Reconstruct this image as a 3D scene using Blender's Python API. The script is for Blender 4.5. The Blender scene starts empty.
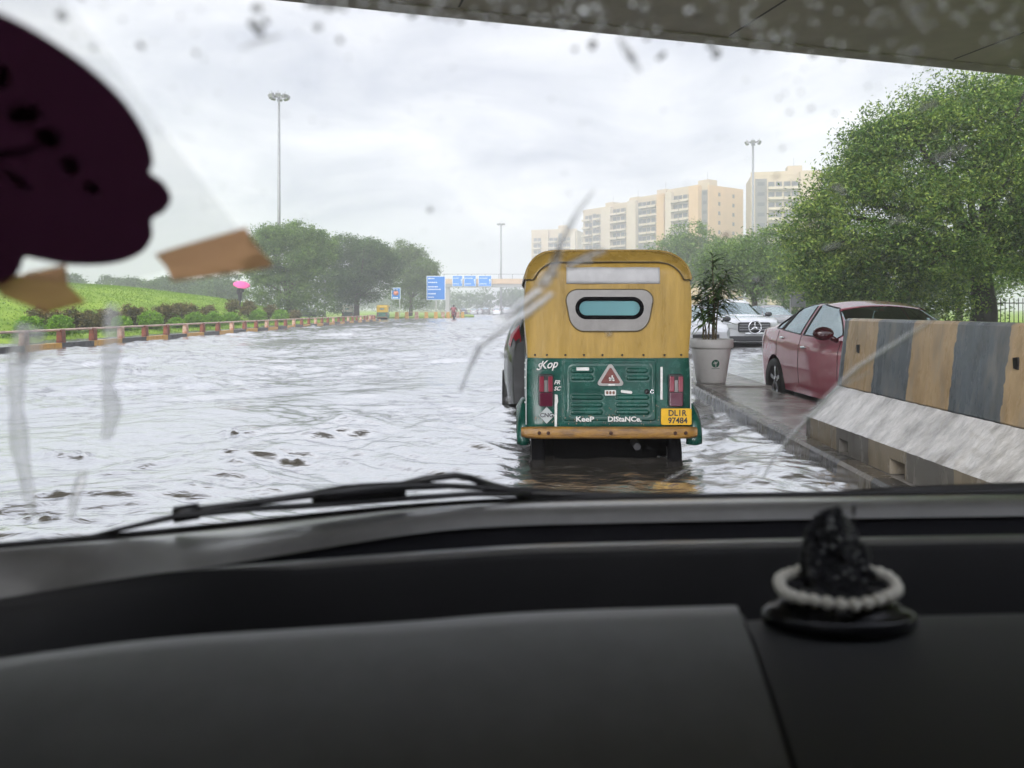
import bpy, bmesh, math, random
import numpy as np
from mathutils import Vector, Matrix

random.seed(7)
RNG = np.random.default_rng(11)
PI = math.pi
R = math.radians
SC = bpy.context.scene
COL = SC.collection

# ------------------------------------------------------------------ camera geometry
FPX, CZ = 770.0, 1.18
HOR = 309          # picture row of the horizon: a level camera with a lens shift

def ray(px, py):
    return (px - 512) / FPX, 1.0, (HOR - py) / FPX

def at(px, py, Y):
    d = ray(px, py); t = Y / d[1]
    return Vector((d[0] * t, Y, CZ + d[2] * t))

def on_ground(px, py, z=0.0):
    d = ray(px, py); t = (z - CZ) / d[2]
    return Vector((d[0] * t, d[1] * t, z))

# ------------------------------------------------------------------ materials
MATS = {}

def mat(name, col, rough=0.5, metal=0.0, var=0.0, vscale=4.0, col2=None, bump=0.0, bscale=60.0, coat=0.0,
        spec=0.5, trans=0.0, stretch=(1, 1, 1), rvar=0.0, detail=6.0, ior=1.5):
    if name in MATS:
        return MATS[name]
    m = bpy.data.materials.new(name); m.use_nodes = True
    nt = m.node_tree; N = nt.nodes; L = nt.links
    b = N['Principled BSDF']
    b.inputs['Base Color'].default_value = (*col, 1)
    b.inputs['Roughness'].default_value = rough
    b.inputs['Metallic'].default_value = metal
    b.inputs['Specular IOR Level'].default_value = spec
    b.inputs['IOR'].default_value = ior
    if coat:
        b.inputs['Coat Weight'].default_value = coat
        b.inputs['Coat Roughness'].default_value = 0.05
    if trans:
        b.inputs['Transmission Weight'].default_value = trans
    if var or col2 or bump or rvar:
        tc = N.new('ShaderNodeTexCoord'); mp = N.new('ShaderNodeMapping')
        mp.inputs['Scale'].default_value = stretch
        L.new(tc.outputs['Object'], mp.inputs['Vector'])
    if var or col2 or rvar:
        nz = N.new('ShaderNodeTexNoise'); nz.inputs['Scale'].default_value = vscale
        nz.inputs['Detail'].default_value = detail; nz.inputs['Roughness'].default_value = 0.65
        L.new(mp.outputs['Vector'], nz.inputs['Vector'])
        cr = N.new('ShaderNodeValToRGB')
        cr.color_ramp.elements[0].position = 0.36; cr.color_ramp.elements[1].position = 0.64
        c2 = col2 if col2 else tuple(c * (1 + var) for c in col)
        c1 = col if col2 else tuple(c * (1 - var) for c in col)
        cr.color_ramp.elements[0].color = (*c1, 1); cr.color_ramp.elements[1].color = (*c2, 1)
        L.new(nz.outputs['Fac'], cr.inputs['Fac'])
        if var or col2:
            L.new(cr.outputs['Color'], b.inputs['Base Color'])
        if rvar:
            mr = N.new('ShaderNodeMapRange'); mr.inputs['From Min'].default_value = 0.35; mr.inputs['From Max'].default_value = 0.65
            mr.inputs['To Min'].default_value = max(0.02, rough - rvar); mr.inputs['To Max'].default_value = min(1, rough + rvar)
            L.new(nz.outputs['Fac'], mr.inputs['Value']); L.new(mr.outputs['Result'], b.inputs['Roughness'])
    if bump:
        bz = N.new('ShaderNodeTexNoise'); bz.inputs['Scale'].default_value = bscale; bz.inputs['Detail'].default_value = 4
        L.new(mp.outputs['Vector'], bz.inputs['Vector'])
        bn = N.new('ShaderNodeBump'); bn.inputs['Strength'].default_value = bump; bn.inputs['Distance'].default_value = 0.02
        L.new(bz.outputs['Fac'], bn.inputs['Height']); L.new(bn.outputs['Normal'], b.inputs['Normal'])
    MATS[name] = m
    return m

def glass_mat(name, tint, gloss=0.0, gcol=(1, 1, 1)):
    """thin pane: transparent + fresnel gloss"""
    if name in MATS: return MATS[name]
    m = bpy.data.materials.new(name); m.use_nodes = True
    nt = m.node_tree; N = nt.nodes; L = nt.links
    N.remove(N['Principled BSDF'])
    tr = N.new('ShaderNodeBsdfTransparent'); tr.inputs['Color'].default_value = (*tint, 1)
    gl = N.new('ShaderNodeBsdfGlossy'); gl.inputs['Roughness'].default_value = 0.04; gl.inputs['Color'].default_value = (*gcol, 1)
    fr = N.new('ShaderNodeFresnel'); fr.inputs['IOR'].default_value = 1.9
    mx = N.new('ShaderNodeMixShader')
    fa = N.new('ShaderNodeMath'); fa.operation = 'MULTIPLY_ADD'; fa.inputs[1].default_value = 0.8; fa.inputs[2].default_value = gloss
    L.new(fr.outputs['Fac'], fa.inputs[0]); L.new(fa.outputs[0], mx.inputs['Fac']); L.new(tr.outputs[0], mx.inputs[1]); L.new(gl.outputs[0], mx.inputs[2])
    L.new(mx.outputs[0], N['Material Output'].inputs['Surface'])
    MATS[name] = m
    return m

def leaf_mat(name, dark, mid, light, trans=0.3):
    if name in MATS: return MATS[name]
    m = bpy.data.materials.new(name); m.use_nodes = True
    nt = m.node_tree; N = nt.nodes; L = nt.links
    b = N['Principled BSDF']; b.inputs['Roughness'].default_value = 0.5; b.inputs['Specular IOR Level'].default_value = 0.18
    g = N.new('ShaderNodeNewGeometry')
    tc = N.new('ShaderNodeTexCoord')
    nz = N.new('ShaderNodeTexNoise'); nz.inputs['Scale'].default_value = 0.7; nz.inputs['Detail'].default_value = 3
    L.new(tc.outputs['Object'], nz.inputs['Vector'])
    ad = N.new('ShaderNodeMath'); ad.operation = 'MULTIPLY_ADD'; ad.inputs[1].default_value = 0.45
    L.new(g.outputs['Random Per Island'], ad.inputs[0])
    sc = N.new('ShaderNodeMath'); sc.operation = 'MULTIPLY'; sc.inputs[1].default_value = 0.6
    L.new(nz.outputs['Fac'], sc.inputs[0]); L.new(sc.outputs[0], ad.inputs[2])
    cr = N.new('ShaderNodeValToRGB'); e = cr.color_ramp.elements
    e[0].position = 0.22; e[0].color = (*dark, 1); e[1].position = 0.8; e[1].color = (*light, 1)
    x = e.new(0.52); x.color = (*mid, 1)
    L.new(ad.outputs[0], cr.inputs['Fac']); L.new(cr.outputs['Color'], b.inputs['Base Color'])
    tl = N.new('ShaderNodeBsdfTranslucent'); L.new(cr.outputs['Color'], tl.inputs['Color'])
    mx = N.new('ShaderNodeMixShader'); mx.inputs['Fac'].default_value = trans
    L.new(b.outputs[0], mx.inputs[1]); L.new(tl.outputs[0], mx.inputs[2])
    L.new(mx.outputs[0], N['Material Output'].inputs['Surface'])
    MATS[name] = m
    return m

# ------------------------------------------------------------------ mesh builder
class MB:
    def __init__(s): s.v = []; s.f = []; s.m = []; s.sm = []
    def add(s, vs, fs, mi=0, smooth=False):
        o = len(s.v)
        s.v.extend([tuple(v) for v in vs])
        for f in fs:
            s.f.append(tuple(i + o for i in f)); s.m.append(mi); s.sm.append(smooth)
        return s
    def box(s, c, size, rot=None, mi=0, taper=1.0):
        hx, hy, hz = size[0] / 2, size[1] / 2, size[2] / 2
        vs = []
        for z in (-hz, hz):
            t = taper if z > 0 else 1
            for x, y in ((-hx, -hy), (hx, -hy), (hx, hy), (-hx, hy)):
                vs.append(Vector((x * t, y * t, z)))
        if rot is not None:
            M = rot if isinstance(rot, Matrix) else Matrix.Rotation(rot, 3, 'Z')
            vs = [M @ v for v in vs]
        c = Vector(c)
        return s.add([v + c for v in vs], [(0, 3, 2, 1), (4, 5, 6, 7), (0, 1, 5, 4), (1, 2, 6, 5), (2, 3, 7, 6), (3, 0, 4, 7)], mi)
    def prism(s, poly, y0, y1, mi=0, axis='Y', smooth=False):
        """poly: list of (a,b); extruded along axis. Y: (x,z); X: (y,z); Z: (x,y)"""
        n = len(poly)
        def pt(a, b, h):
            return (a, h, b) if axis == 'Y' else ((h, a, b) if axis == 'X' else (a, b, h))
        vs = [pt(a, b, y0) for a, b in poly] + [pt(a, b, y1) for a, b in poly]
        area = sum(poly[i][0] * poly[(i + 1) % n][1] - poly[(i + 1) % n][0] * poly[i][1] for i in range(n))
        fs = [tuple(range(n)), tuple(range(2 * n - 1, n - 1, -1))]
        sides = [((i + 1) % n, i, n + i, n + (i + 1) % n) for i in range(n)]
        flip = (area < 0) if axis == 'Y' else (area > 0)
        if flip:
            fs = [tuple(reversed(f)) for f in fs]; sides = [tuple(reversed(f)) for f in sides]
        s.add(vs, fs, mi, False)
        o = len(s.v) - 2 * n
        for f in sides:
            s.f.append(tuple(i + o for i in f)); s.m.append(mi); s.sm.append(smooth)
        return s
    def tube(s, pts, r, n=8, mi=0, cap=True):
        pts = [Vector(p) for p in pts]
        rs = r if isinstance(r, (list, tuple)) else [r] * len(pts)
        vs = []; up = None
        for i, p in enumerate(pts):
            d = (pts[min(i + 1, len(pts) - 1)] - pts[max(i - 1, 0)])
            if d.length < 1e-9: d = Vector((0, 0, 1))
            d.normalize()
            if up is None:
                up = d.orthogonal().normalized()
            u = (up - d * up.dot(d))
            u = u.normalized() if u.length > 1e-6 else d.orthogonal().normalized()
            up = u; w = d.cross(u)
            for k in range(n):
                a = 2 * PI * k / n
                vs.append(p + (u * math.cos(a) + w * math.sin(a)) * rs[i])
        fs = []
        for i in range(len(pts) - 1):
            for k in range(n):
                k2 = (k + 1) % n
                fs.append((i * n + k, i * n + k2, (i + 1) * n + k2, (i + 1) * n + k))
        s.add(vs, fs, mi, n > 5)
        if cap:
            o = len(s.v) - len(vs)
            s.f.append(tuple(o + k for k in reversed(range(n)))); s.m.append(mi); s.sm.append(False)
            e = o + (len(pts) - 1) * n
            s.f.append(tuple(e + k for k in range(n))); s.m.append(mi); s.sm.append(False)
        return s
    def lathe(s, prof, c=(0, 0, 0), n=24, mi=0, M=None, sx=1.0, sy=1.0):
        """prof: list of (r,z)"""
        vs = []
        c = Vector(c)
        for r, z in prof:
            for k in range(n):
                a = 2 * PI * k / n
                v = Vector((r * math.cos(a) * sx, r * math.sin(a) * sy, z))
                if M is not None: v = M @ v
                vs.append(v + c)
        fs = []
        for i in range(len(prof) - 1):
            for k in range(n):
                k2 = (k + 1) % n
                fs.append((i * n + k, i * n + k2, (i + 1) * n + k2, (i + 1) * n + k))
        return s.add(vs, fs, mi, True)
    def grid(s, P, mi=0, smooth=True, mask=None, flip=False):
        """P: array (a,b,3)"""
        P = np.asarray(P); a, b = P.shape[:2]
        fs = []
        for i in range(a - 1):
            for j in range(b - 1):
                if mask is not None and not mask(i, j): continue
                f = (i * b + j, i * b + j + 1, (i + 1) * b + j + 1, (i + 1) * b + j)
                fs.append(f[::-1] if flip else f)
        return s.add([tuple(x) for x in P.reshape(-1, 3)], fs, mi, smooth)
    def ball(s, c, r, n=10, mi=0, M=None):
        r = r if isinstance(r, (tuple, list)) else (r, r, r)
        P = np.zeros((n + 1, 2 * n + 1, 3))
        for i in range(n + 1):
            for j in range(2 * n + 1):
                t, p = PI * i / n, PI * j / n
                v = Vector((math.sin(t) * math.cos(p) * r[0], math.sin(t) * math.sin(p) * r[1], math.cos(t) * r[2]))
                if M is not None: v = M @ v
                P[i, j] = v + Vector(c)
        return s.grid(P, mi, True, flip=True)
    def build(s, name, mats, parent=None, loc=None, bevel=0.0, merge=False, solid=0.0, rotz=None):
        me = bpy.data.meshes.new(name)
        me.from_pydata(s.v, [], s.f)
        mats = mats if isinstance(mats, (list, tuple)) else [mats]
        for m in mats: me.materials.append(m)
        me.polygons.foreach_set('material_index', s.m)
        me.polygons.foreach_set('use_smooth', s.sm)
        if merge:
            bm = bmesh.new(); bm.from_mesh(me)
            bmesh.ops.remove_doubles(bm, verts=bm.verts, dist=merge if isinstance(merge, float) else 1e-5)
            bmesh.ops.recalc_face_normals(bm, faces=bm.faces)
            bm.to_mesh(me); bm.free()
        me.update()
        o = bpy.data.objects.new(name, me); COL.objects.link(o)
        if parent: o.parent = parent
        if loc: o.location = loc
        if rotz is not None: o.rotation_euler.z = rotz
        if solid:
            md = o.modifiers.new('solid', 'SOLIDIFY'); md.thickness = solid; md.offset = 0
        if bevel:
            md = o.modifiers.new('bevel', 'BEVEL'); md.width = bevel; md.segments = 2; md.limit_method = 'ANGLE'; md.angle_limit = R(40)
        return o

def np_mesh(name, verts, faces4, m, parent=None, smooth=False):
    """fast mesh from numpy: verts (n,3), faces (k,4)"""
    me = bpy.data.meshes.new(name)
    nv, nf = len(verts), len(faces4); w = faces4.shape[1]
    me.vertices.add(nv); me.vertices.foreach_set('co', np.ascontiguousarray(verts, dtype=np.float32).ravel())
    me.loops.add(nf * w); me.loops.foreach_set('vertex_index', np.ascontiguousarray(faces4, dtype=np.int32).ravel())
    me.polygons.add(nf); me.polygons.foreach_set('loop_start', np.arange(0, nf * w, w, dtype=np.int32))
    me.polygons.foreach_set('use_smooth', np.full(nf, smooth, dtype=bool))
    me.update(calc_edges=True); me.validate()
    me.materials.append(m)
    o = bpy.data.objects.new(name, me); COL.objects.link(o)
    if parent: o.parent = parent
    return o

def empty(name, loc=(0, 0, 0), rz=0.0):
    o = bpy.data.objects.new(name, None); COL.objects.link(o)
    o.location = loc; o.rotation_euler.z = rz; o.empty_display_size = 0.2
    return o

def tag(o, label=None, cat=None, group=None, kind=None):
    if label: o['label'] = label
    if cat: o['category'] = cat
    if group: o['group'] = group
    if kind: o['kind'] = kind
    return o

def copy_tree(o, parent=None):
    c = o.copy(); COL.objects.link(c)
    if parent: c.parent = parent
    for ch in list(o.children):
        copy_tree(ch, c)
    return c

def text(name, body, size, loc, m, parent=None, rot=(PI / 2, 0, 0), shear=0.0, align='CENTER', ext=0.001, sx=1.0, offset=0.0):
    cu = bpy.data.curves.new(name, 'FONT'); cu.body = body; cu.size = size; cu.extrude = ext; cu.shear = shear
    cu.align_x = align; cu.align_y = 'CENTER'; cu.offset = offset; cu.resolution_u = 3
    t = bpy.data.objects.new(name, cu); COL.objects.link(t)
    bpy.context.view_layer.update()
    me = bpy.data.meshes.new_from_object(t.evaluated_get(bpy.context.evaluated_depsgraph_get()))
    bpy.data.objects.remove(t); bpy.data.curves.remove(cu)
    me.materials.clear(); me.materials.append(m)
    o = bpy.data.objects.new(name, me); COL.objects.link(o)
    o.location = loc; o.rotation_euler = rot; o.scale.x = sx
    if parent: o.parent = parent
    return o

def ss(a, b, x):
    t = np.clip((x - a) / (b - a), 0, 1); return t * t * (3 - 2 * t)

# common materials
BLACK = mat('black_plastic', (0.012, 0.012, 0.013), 0.4)
RUBBER = mat('rubber', (0.006, 0.006, 0.007), 0.85, spec=.05, bump=0.2, bscale=80)
STEEL = mat('galvanised_steel', (0.24, 0.245, 0.25), 0.5, 0.2, var=0.15)
CHROME = mat('chrome', (0.75, 0.76, 0.78), 0.12, 1.0)
WHITE = mat('white_paint', (0.75, 0.75, 0.74), 0.35, var=0.06, vscale=8)
REDLENS = mat('red_lens', (0.30, 0.012, 0.03), 0.12, coat=0.6)
CLEARLENS = mat('clear_lens', (0.55, 0.57, 0.58), 0.1, coat=0.8)
DARKIN = mat('dark_interior', (0.02, 0.02, 0.022), 0.7)
CARGLASS = glass_mat('car_glass', (0.74, 0.90, 0.90), 0.24, (.82, .97, 1))
BARK = mat('bark', (0.07, 0.05, 0.035), 0.8, var=0.35, vscale=6, bump=0.6, bscale=14, stretch=(1, 1, 0.25))
EXPOSURE = 0.8
# ------------------------------------------------------------------ world, sun, haze
SUN_EL, SUN_AZ = R(26), R(203)      # azimuth clockwise from +Y: behind the camera, a little to its left
w = bpy.data.worlds.new('World'); SC.world = w; w.use_nodes = True
nt = w.node_tree; N = nt.nodes; L = nt.links
bg = N['Background']
sky = N.new('ShaderNodeTexSky'); sky.sky_type = 'NISHITA'; sky.sun_disc = False
sky.sun_elevation = SUN_EL; sky.sun_rotation = SUN_AZ; sky.dust_density = 4.0; sky.air_density = 1.0
hs = N.new('ShaderNodeHueSaturation'); hs.inputs['Saturation'].default_value = 0.10
L.new(sky.outputs['Color'], hs.inputs['Color'])
ov = N.new('ShaderNodeMix'); ov.data_type = 'RGBA'; ov.inputs['Factor'].default_value = 0.75
ov.inputs['B'].default_value = (5.65, 5.72, 6.0, 1)
L.new(hs.outputs['Color'], ov.inputs['A'])
tc = N.new('ShaderNodeTexCoord'); sp = N.new('ShaderNodeSeparateXYZ'); L.new(tc.outputs['Generated'], sp.inputs[0])
za = N.new('ShaderNodeMath'); za.operation = 'ADD'; za.inputs[1].default_value = 0.22
zm = N.new('ShaderNodeMath'); zm.operation = 'MAXIMUM'; zm.inputs[1].default_value = 0.0
L.new(sp.outputs['Z'], zm.inputs[0]); L.new(zm.outputs[0], za.inputs[0])
dv = N.new('ShaderNodeVectorMath'); dv.operation = 'DIVIDE'
cb = N.new('ShaderNodeCombineXYZ')
for k in 'XYZ': L.new(za.outputs[0], cb.inputs[k])
L.new(tc.outputs['Generated'], dv.inputs[0]); L.new(cb.outputs[0], dv.inputs[1])
nz = N.new('ShaderNodeTexNoise'); nz.inputs['Scale'].default_value = 1.7; nz.inputs['Detail'].default_value = 7
nz.inputs['Roughness'].default_value = 0.55; nz.inputs['Distortion'].default_value = 0.5
L.new(dv.outputs[0], nz.inputs['Vector'])
cr = N.new('ShaderNodeValToRGB'); cr.color_ramp.elements[0].position = 0.3; cr.color_ramp.elements[1].position = 0.68
cr.color_ramp.elements[0].color = (0.50, 0.545, 0.66, 1); cr.color_ramp.elements[1].color = (1.16, 1.16, 1.15, 1)
L.new(nz.outputs['Fac'], cr.inputs['Fac'])
ml = N.new('ShaderNodeMix'); ml.data_type = 'RGBA'; ml.blend_type = 'MULTIPLY'; ml.inputs['Factor'].default_value = 1
L.new(ov.outputs['Result'], ml.inputs['A']); L.new(cr.outputs['Color'], ml.inputs['B'])
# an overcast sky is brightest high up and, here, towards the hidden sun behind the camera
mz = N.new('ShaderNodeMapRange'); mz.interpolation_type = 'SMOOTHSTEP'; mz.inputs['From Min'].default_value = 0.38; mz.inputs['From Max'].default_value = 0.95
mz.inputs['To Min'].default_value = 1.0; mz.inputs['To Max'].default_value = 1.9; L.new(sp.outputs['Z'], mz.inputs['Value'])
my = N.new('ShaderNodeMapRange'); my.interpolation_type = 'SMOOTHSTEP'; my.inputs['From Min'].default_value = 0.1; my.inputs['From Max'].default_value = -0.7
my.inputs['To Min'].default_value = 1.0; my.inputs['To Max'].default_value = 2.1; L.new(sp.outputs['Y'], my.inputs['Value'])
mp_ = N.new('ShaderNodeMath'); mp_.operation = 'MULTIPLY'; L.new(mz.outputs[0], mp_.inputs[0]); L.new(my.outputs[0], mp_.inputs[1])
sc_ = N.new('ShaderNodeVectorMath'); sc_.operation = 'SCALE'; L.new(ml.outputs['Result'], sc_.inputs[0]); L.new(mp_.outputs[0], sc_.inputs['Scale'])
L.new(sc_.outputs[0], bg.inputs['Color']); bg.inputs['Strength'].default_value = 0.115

sl = bpy.data.lights.new('sun', 'SUN'); sl.energy = 1.5; sl.angle = R(30); sl.color = (1, 0.96, 0.9)
so = bpy.data.objects.new('sun', sl); COL.objects.link(so)
sd = Vector((math.sin(SUN_AZ) * math.cos(SUN_EL), math.cos(SUN_AZ) * math.cos(SUN_EL), math.sin(SUN_EL)))
so.rotation_euler = (-sd).to_track_quat('-Z', 'Y').to_euler()

hm = bpy.data.materials.new('haze_air'); hm.use_nodes = True
hn = hm.node_tree.nodes; hn.remove(hn['Principled BSDF'])
pv = hn.new('ShaderNodeVolumePrincipled'); pv.inputs['Color'].default_value = (0.88, 0.885, 0.91, 1)
pv.inputs['Density'].default_value = 0.0023; pv.inputs['Anisotropy'].default_value = 0.1
hm.node_tree.links.new(pv.outputs[0], hn['Material Output'].inputs['Volume'])
HZ = MB().box((0, 650, 30.5), (1500, 1700, 64)).build('haze', hm)
tag(HZ, kind='stuff'); HZ['label'] = 'rain haze in the air over the flooded road'; HZ['category'] = 'haze'

# ------------------------------------------------------------------ ground, far road, water
GRND = mat('wet_ground', (0.10, 0.085, 0.065), 0.6, var=0.25, vscale=0.3)
tag(MB().add([(-740, -190, -.32), (740, -190, -.32), (740, 1490, -.32), (-740, 1490, -.32)], [(0, 1, 2, 3)]).build('ground', GRND), kind='structure')
ASPH = mat('wet_asphalt', (0.05, 0.05, 0.052), 0.15, var=0.3, vscale=0.5, rvar=0.08)
tag(MB().add([(-14, 168, .05), (26, 168, .05), (60, 900, .05), (-8, 900, .05)], [(0, 1, 2, 3)]).build('road', ASPH), kind='structure')

def wave_height(x, y):
    h = np.zeros_like(x)
    g = np.random.default_rng(5)
    wx = x + 0.45 * np.sin(0.9 * y + 1.3 * np.sin(0.37 * x)) + 0.2 * np.sin(2.3 * y + 0.7 * x)
    wy = y + 0.5 * np.sin(0.8 * x + 1.1 * np.sin(0.31 * y)) + 0.2 * np.sin(1.9 * x - 0.8 * y)
    for k in range(44):
        lam = 0.20 * (26 ** (k / 43.0))
        th = g.normal(PI * 0.62, 0.75)
        ph = g.uniform(0, 2 * PI)
        a = 0.0060 * lam ** 0.58
        q = (wx * math.cos(th) + wy * math.sin(th)) * 2 * PI / lam + ph
        s = np.sin(q)
        h += a * (1 - 2 * np.abs(s) ** 0.8 + 0.25) * 0.8 if k % 2 else a * s
    env = 0.75 + 0.35 * np.sin(0.33 * x + 0.8) * np.sin(0.27 * y + 0.4) + 0.25 * np.sin(0.9 * x - 0.5 * y)
    return h * env

def make_water():
    th = np.linspace(R(-72), R(72), 1000)
    r1 = np.exp(np.linspace(math.log(3.2), math.log(72), 560))
    r2 = np.exp(np.linspace(math.log(73), math.log(190), 60))
    r = np.concatenate([[1.6, 2.4], r1, r2])
    RR, TH = np.meshgrid(r, th, indexing='ij')
    X = RR * np.sin(TH); Y = -2 + RR * np.cos(TH)
    A = 1 - 0.72 * ss(2.0, 2.8, X) * (1 - 0.6 * ss(12, 18, Y)) 
    A = A * (1 - 0.55 * ss(-13.0, -14.2, X)) 
    A = A * (1 + 0.5 * ss(18, 40, RR)) * (.74 + .26 * ss(6, 13, RR))
    Z = wave_height(X, Y) * A
    # swirl behind the vehicle's stern and broad humps of the shallow kerb flow
    Z *= 1 - 0.65 * np.exp(-((X - .75) ** 2 / 1.4 + (Y - 5.0) ** 2 / .9))
    Z += 0.003 * np.exp(-((X - .75) ** 2 / 1.2 + (Y - 5.2) ** 2 / .4)) * np.sin(14 * Y + 3 * np.sin(5 * X))
    Z += 0.006 * np.exp(-((X - .75) ** 2 / .9 + (Y - 5.6) ** 2 / .35)) * np.sin(11 * X + 4 * np.sin(6 * Y)) * np.sin(9 * Y + 2)
    # a few steep standing humps of brown water
    for (px, py, a, sx, sy) in ((74, 453, .050, .26, .10), (140, 458, .035, .14, .06), (232, 433, .055, .20, .10), (303, 454, .045, .16, .07),
                                (44, 520, .04, .14, .05), (208, 441, .035, .12, .05), (136, 372, .08, .4, .2), (215, 477, .03, .16, .04),
                                (255, 480, .025, .12, .035), (345, 420, .05, .3, .1), (30, 505, .03, .14, .04), (180, 484, .025, .18, .03), (60, 497, .025, .16, .03)):
        c = on_ground(px, py)
        jag = 0.75 + 0.45 * np.sin(23 * X + 9 * Y + px) * np.sin(17 * X - 31 * Y) + 0.2 * np.sin(61 * X + py)
        Z += a * jag * np.exp(-np.abs((X - c.x) / sx) ** 1.6 - ((Y - c.y + .12 * (X - c.x)) / sy) ** 2)
    V = np.stack([X, Y, Z], -1).reshape(-1, 3)
    a, b = X.shape
    i = np.arange(a * b).reshape(a, b)
    F = np.stack([i[:-1, :-1], i[:-1, 1:], i[1:, 1:], i[1:, :-1]], -1).reshape(-1, 4)[:, ::-1]
    m = mat('flood_water', (0.185, 0.168, 0.145), 0.5, ior=1.33, bump=0.0)
    nt = m.node_tree; b_ = nt.nodes['Principled BSDF']
    tc = nt.nodes.new('ShaderNodeTexCoord'); last = None
    for sc_, st, di in ((4.0, .38, .04), (15.0, .22, .012)):
        mp = nt.nodes.new('ShaderNodeMapping'); mp.inputs['Scale'].default_value = (1.0, 1.5, 1)
        mp.inputs['Rotation'].default_value = (0, 0, 0.3)
        nz = nt.nodes.new('ShaderNodeTexNoise'); nz.inputs['Scale'].default_value = sc_; nz.inputs['Detail'].default_value = 4
        nz.inputs['Distortion'].default_value = 0.6
        bp = nt.nodes.new('ShaderNodeBump'); bp.inputs['Strength'].default_value = st; bp.inputs['Distance'].default_value = di
        nt.links.new(tc.outputs['Object'], mp.inputs['Vector']); nt.links.new(mp.outputs['Vector'], nz.inputs['Vector'])
        nt.links.new(nz.outputs['Fac'], bp.inputs['Height'])
        if last: nt.links.new(last.outputs['Normal'], bp.inputs['Normal'])
        last = bp
    nt.links.new(last.outputs['Normal'], b_.inputs['Normal'])
    # rain-beaten surface: turbid body below, mirror of the sky at grazing angles
    b_.inputs['Specular IOR Level'].default_value = 0.0
    gl = nt.nodes.new('ShaderNodeBsdfGlossy'); gl.inputs['Roughness'].default_value = 0.17; gl.inputs['Color'].default_value = (.97, .98, 1, 1)
    lw = nt.nodes.new('ShaderNodeLayerWeight'); lw.inputs['Blend'].default_value = 0.5
    mr = nt.nodes.new('ShaderNodeMapRange'); mr.interpolation_type = 'SMOOTHSTEP'
    mr.inputs['From Min'].default_value = 0.15; mr.inputs['From Max'].default_value = 0.76; mr.inputs['To Min'].default_value = 0.08; mr.inputs['To Max'].default_value = 0.84
    mx = nt.nodes.new('ShaderNodeMixShader')
    nt.links.new(last.outputs['Normal'], gl.inputs['Normal']); nt.links.new(last.outputs['Normal'], lw.inputs['Normal'])
    nt.links.new(lw.outputs['Facing'], mr.inputs['Value']); nt.links.new(mr.outputs[0], mx.inputs['Fac'])
    nt.links.new(b_.outputs[0], mx.inputs[1]); nt.links.new(gl.outputs[0], mx.inputs[2])
    nt.links.new(mx.outputs[0], nt.nodes['Material Output'].inputs['Surface'])
    o = np_mesh('flood_water', V, F, m, smooth=True)
    tag(o, kind='structure')
make_water()

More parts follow.
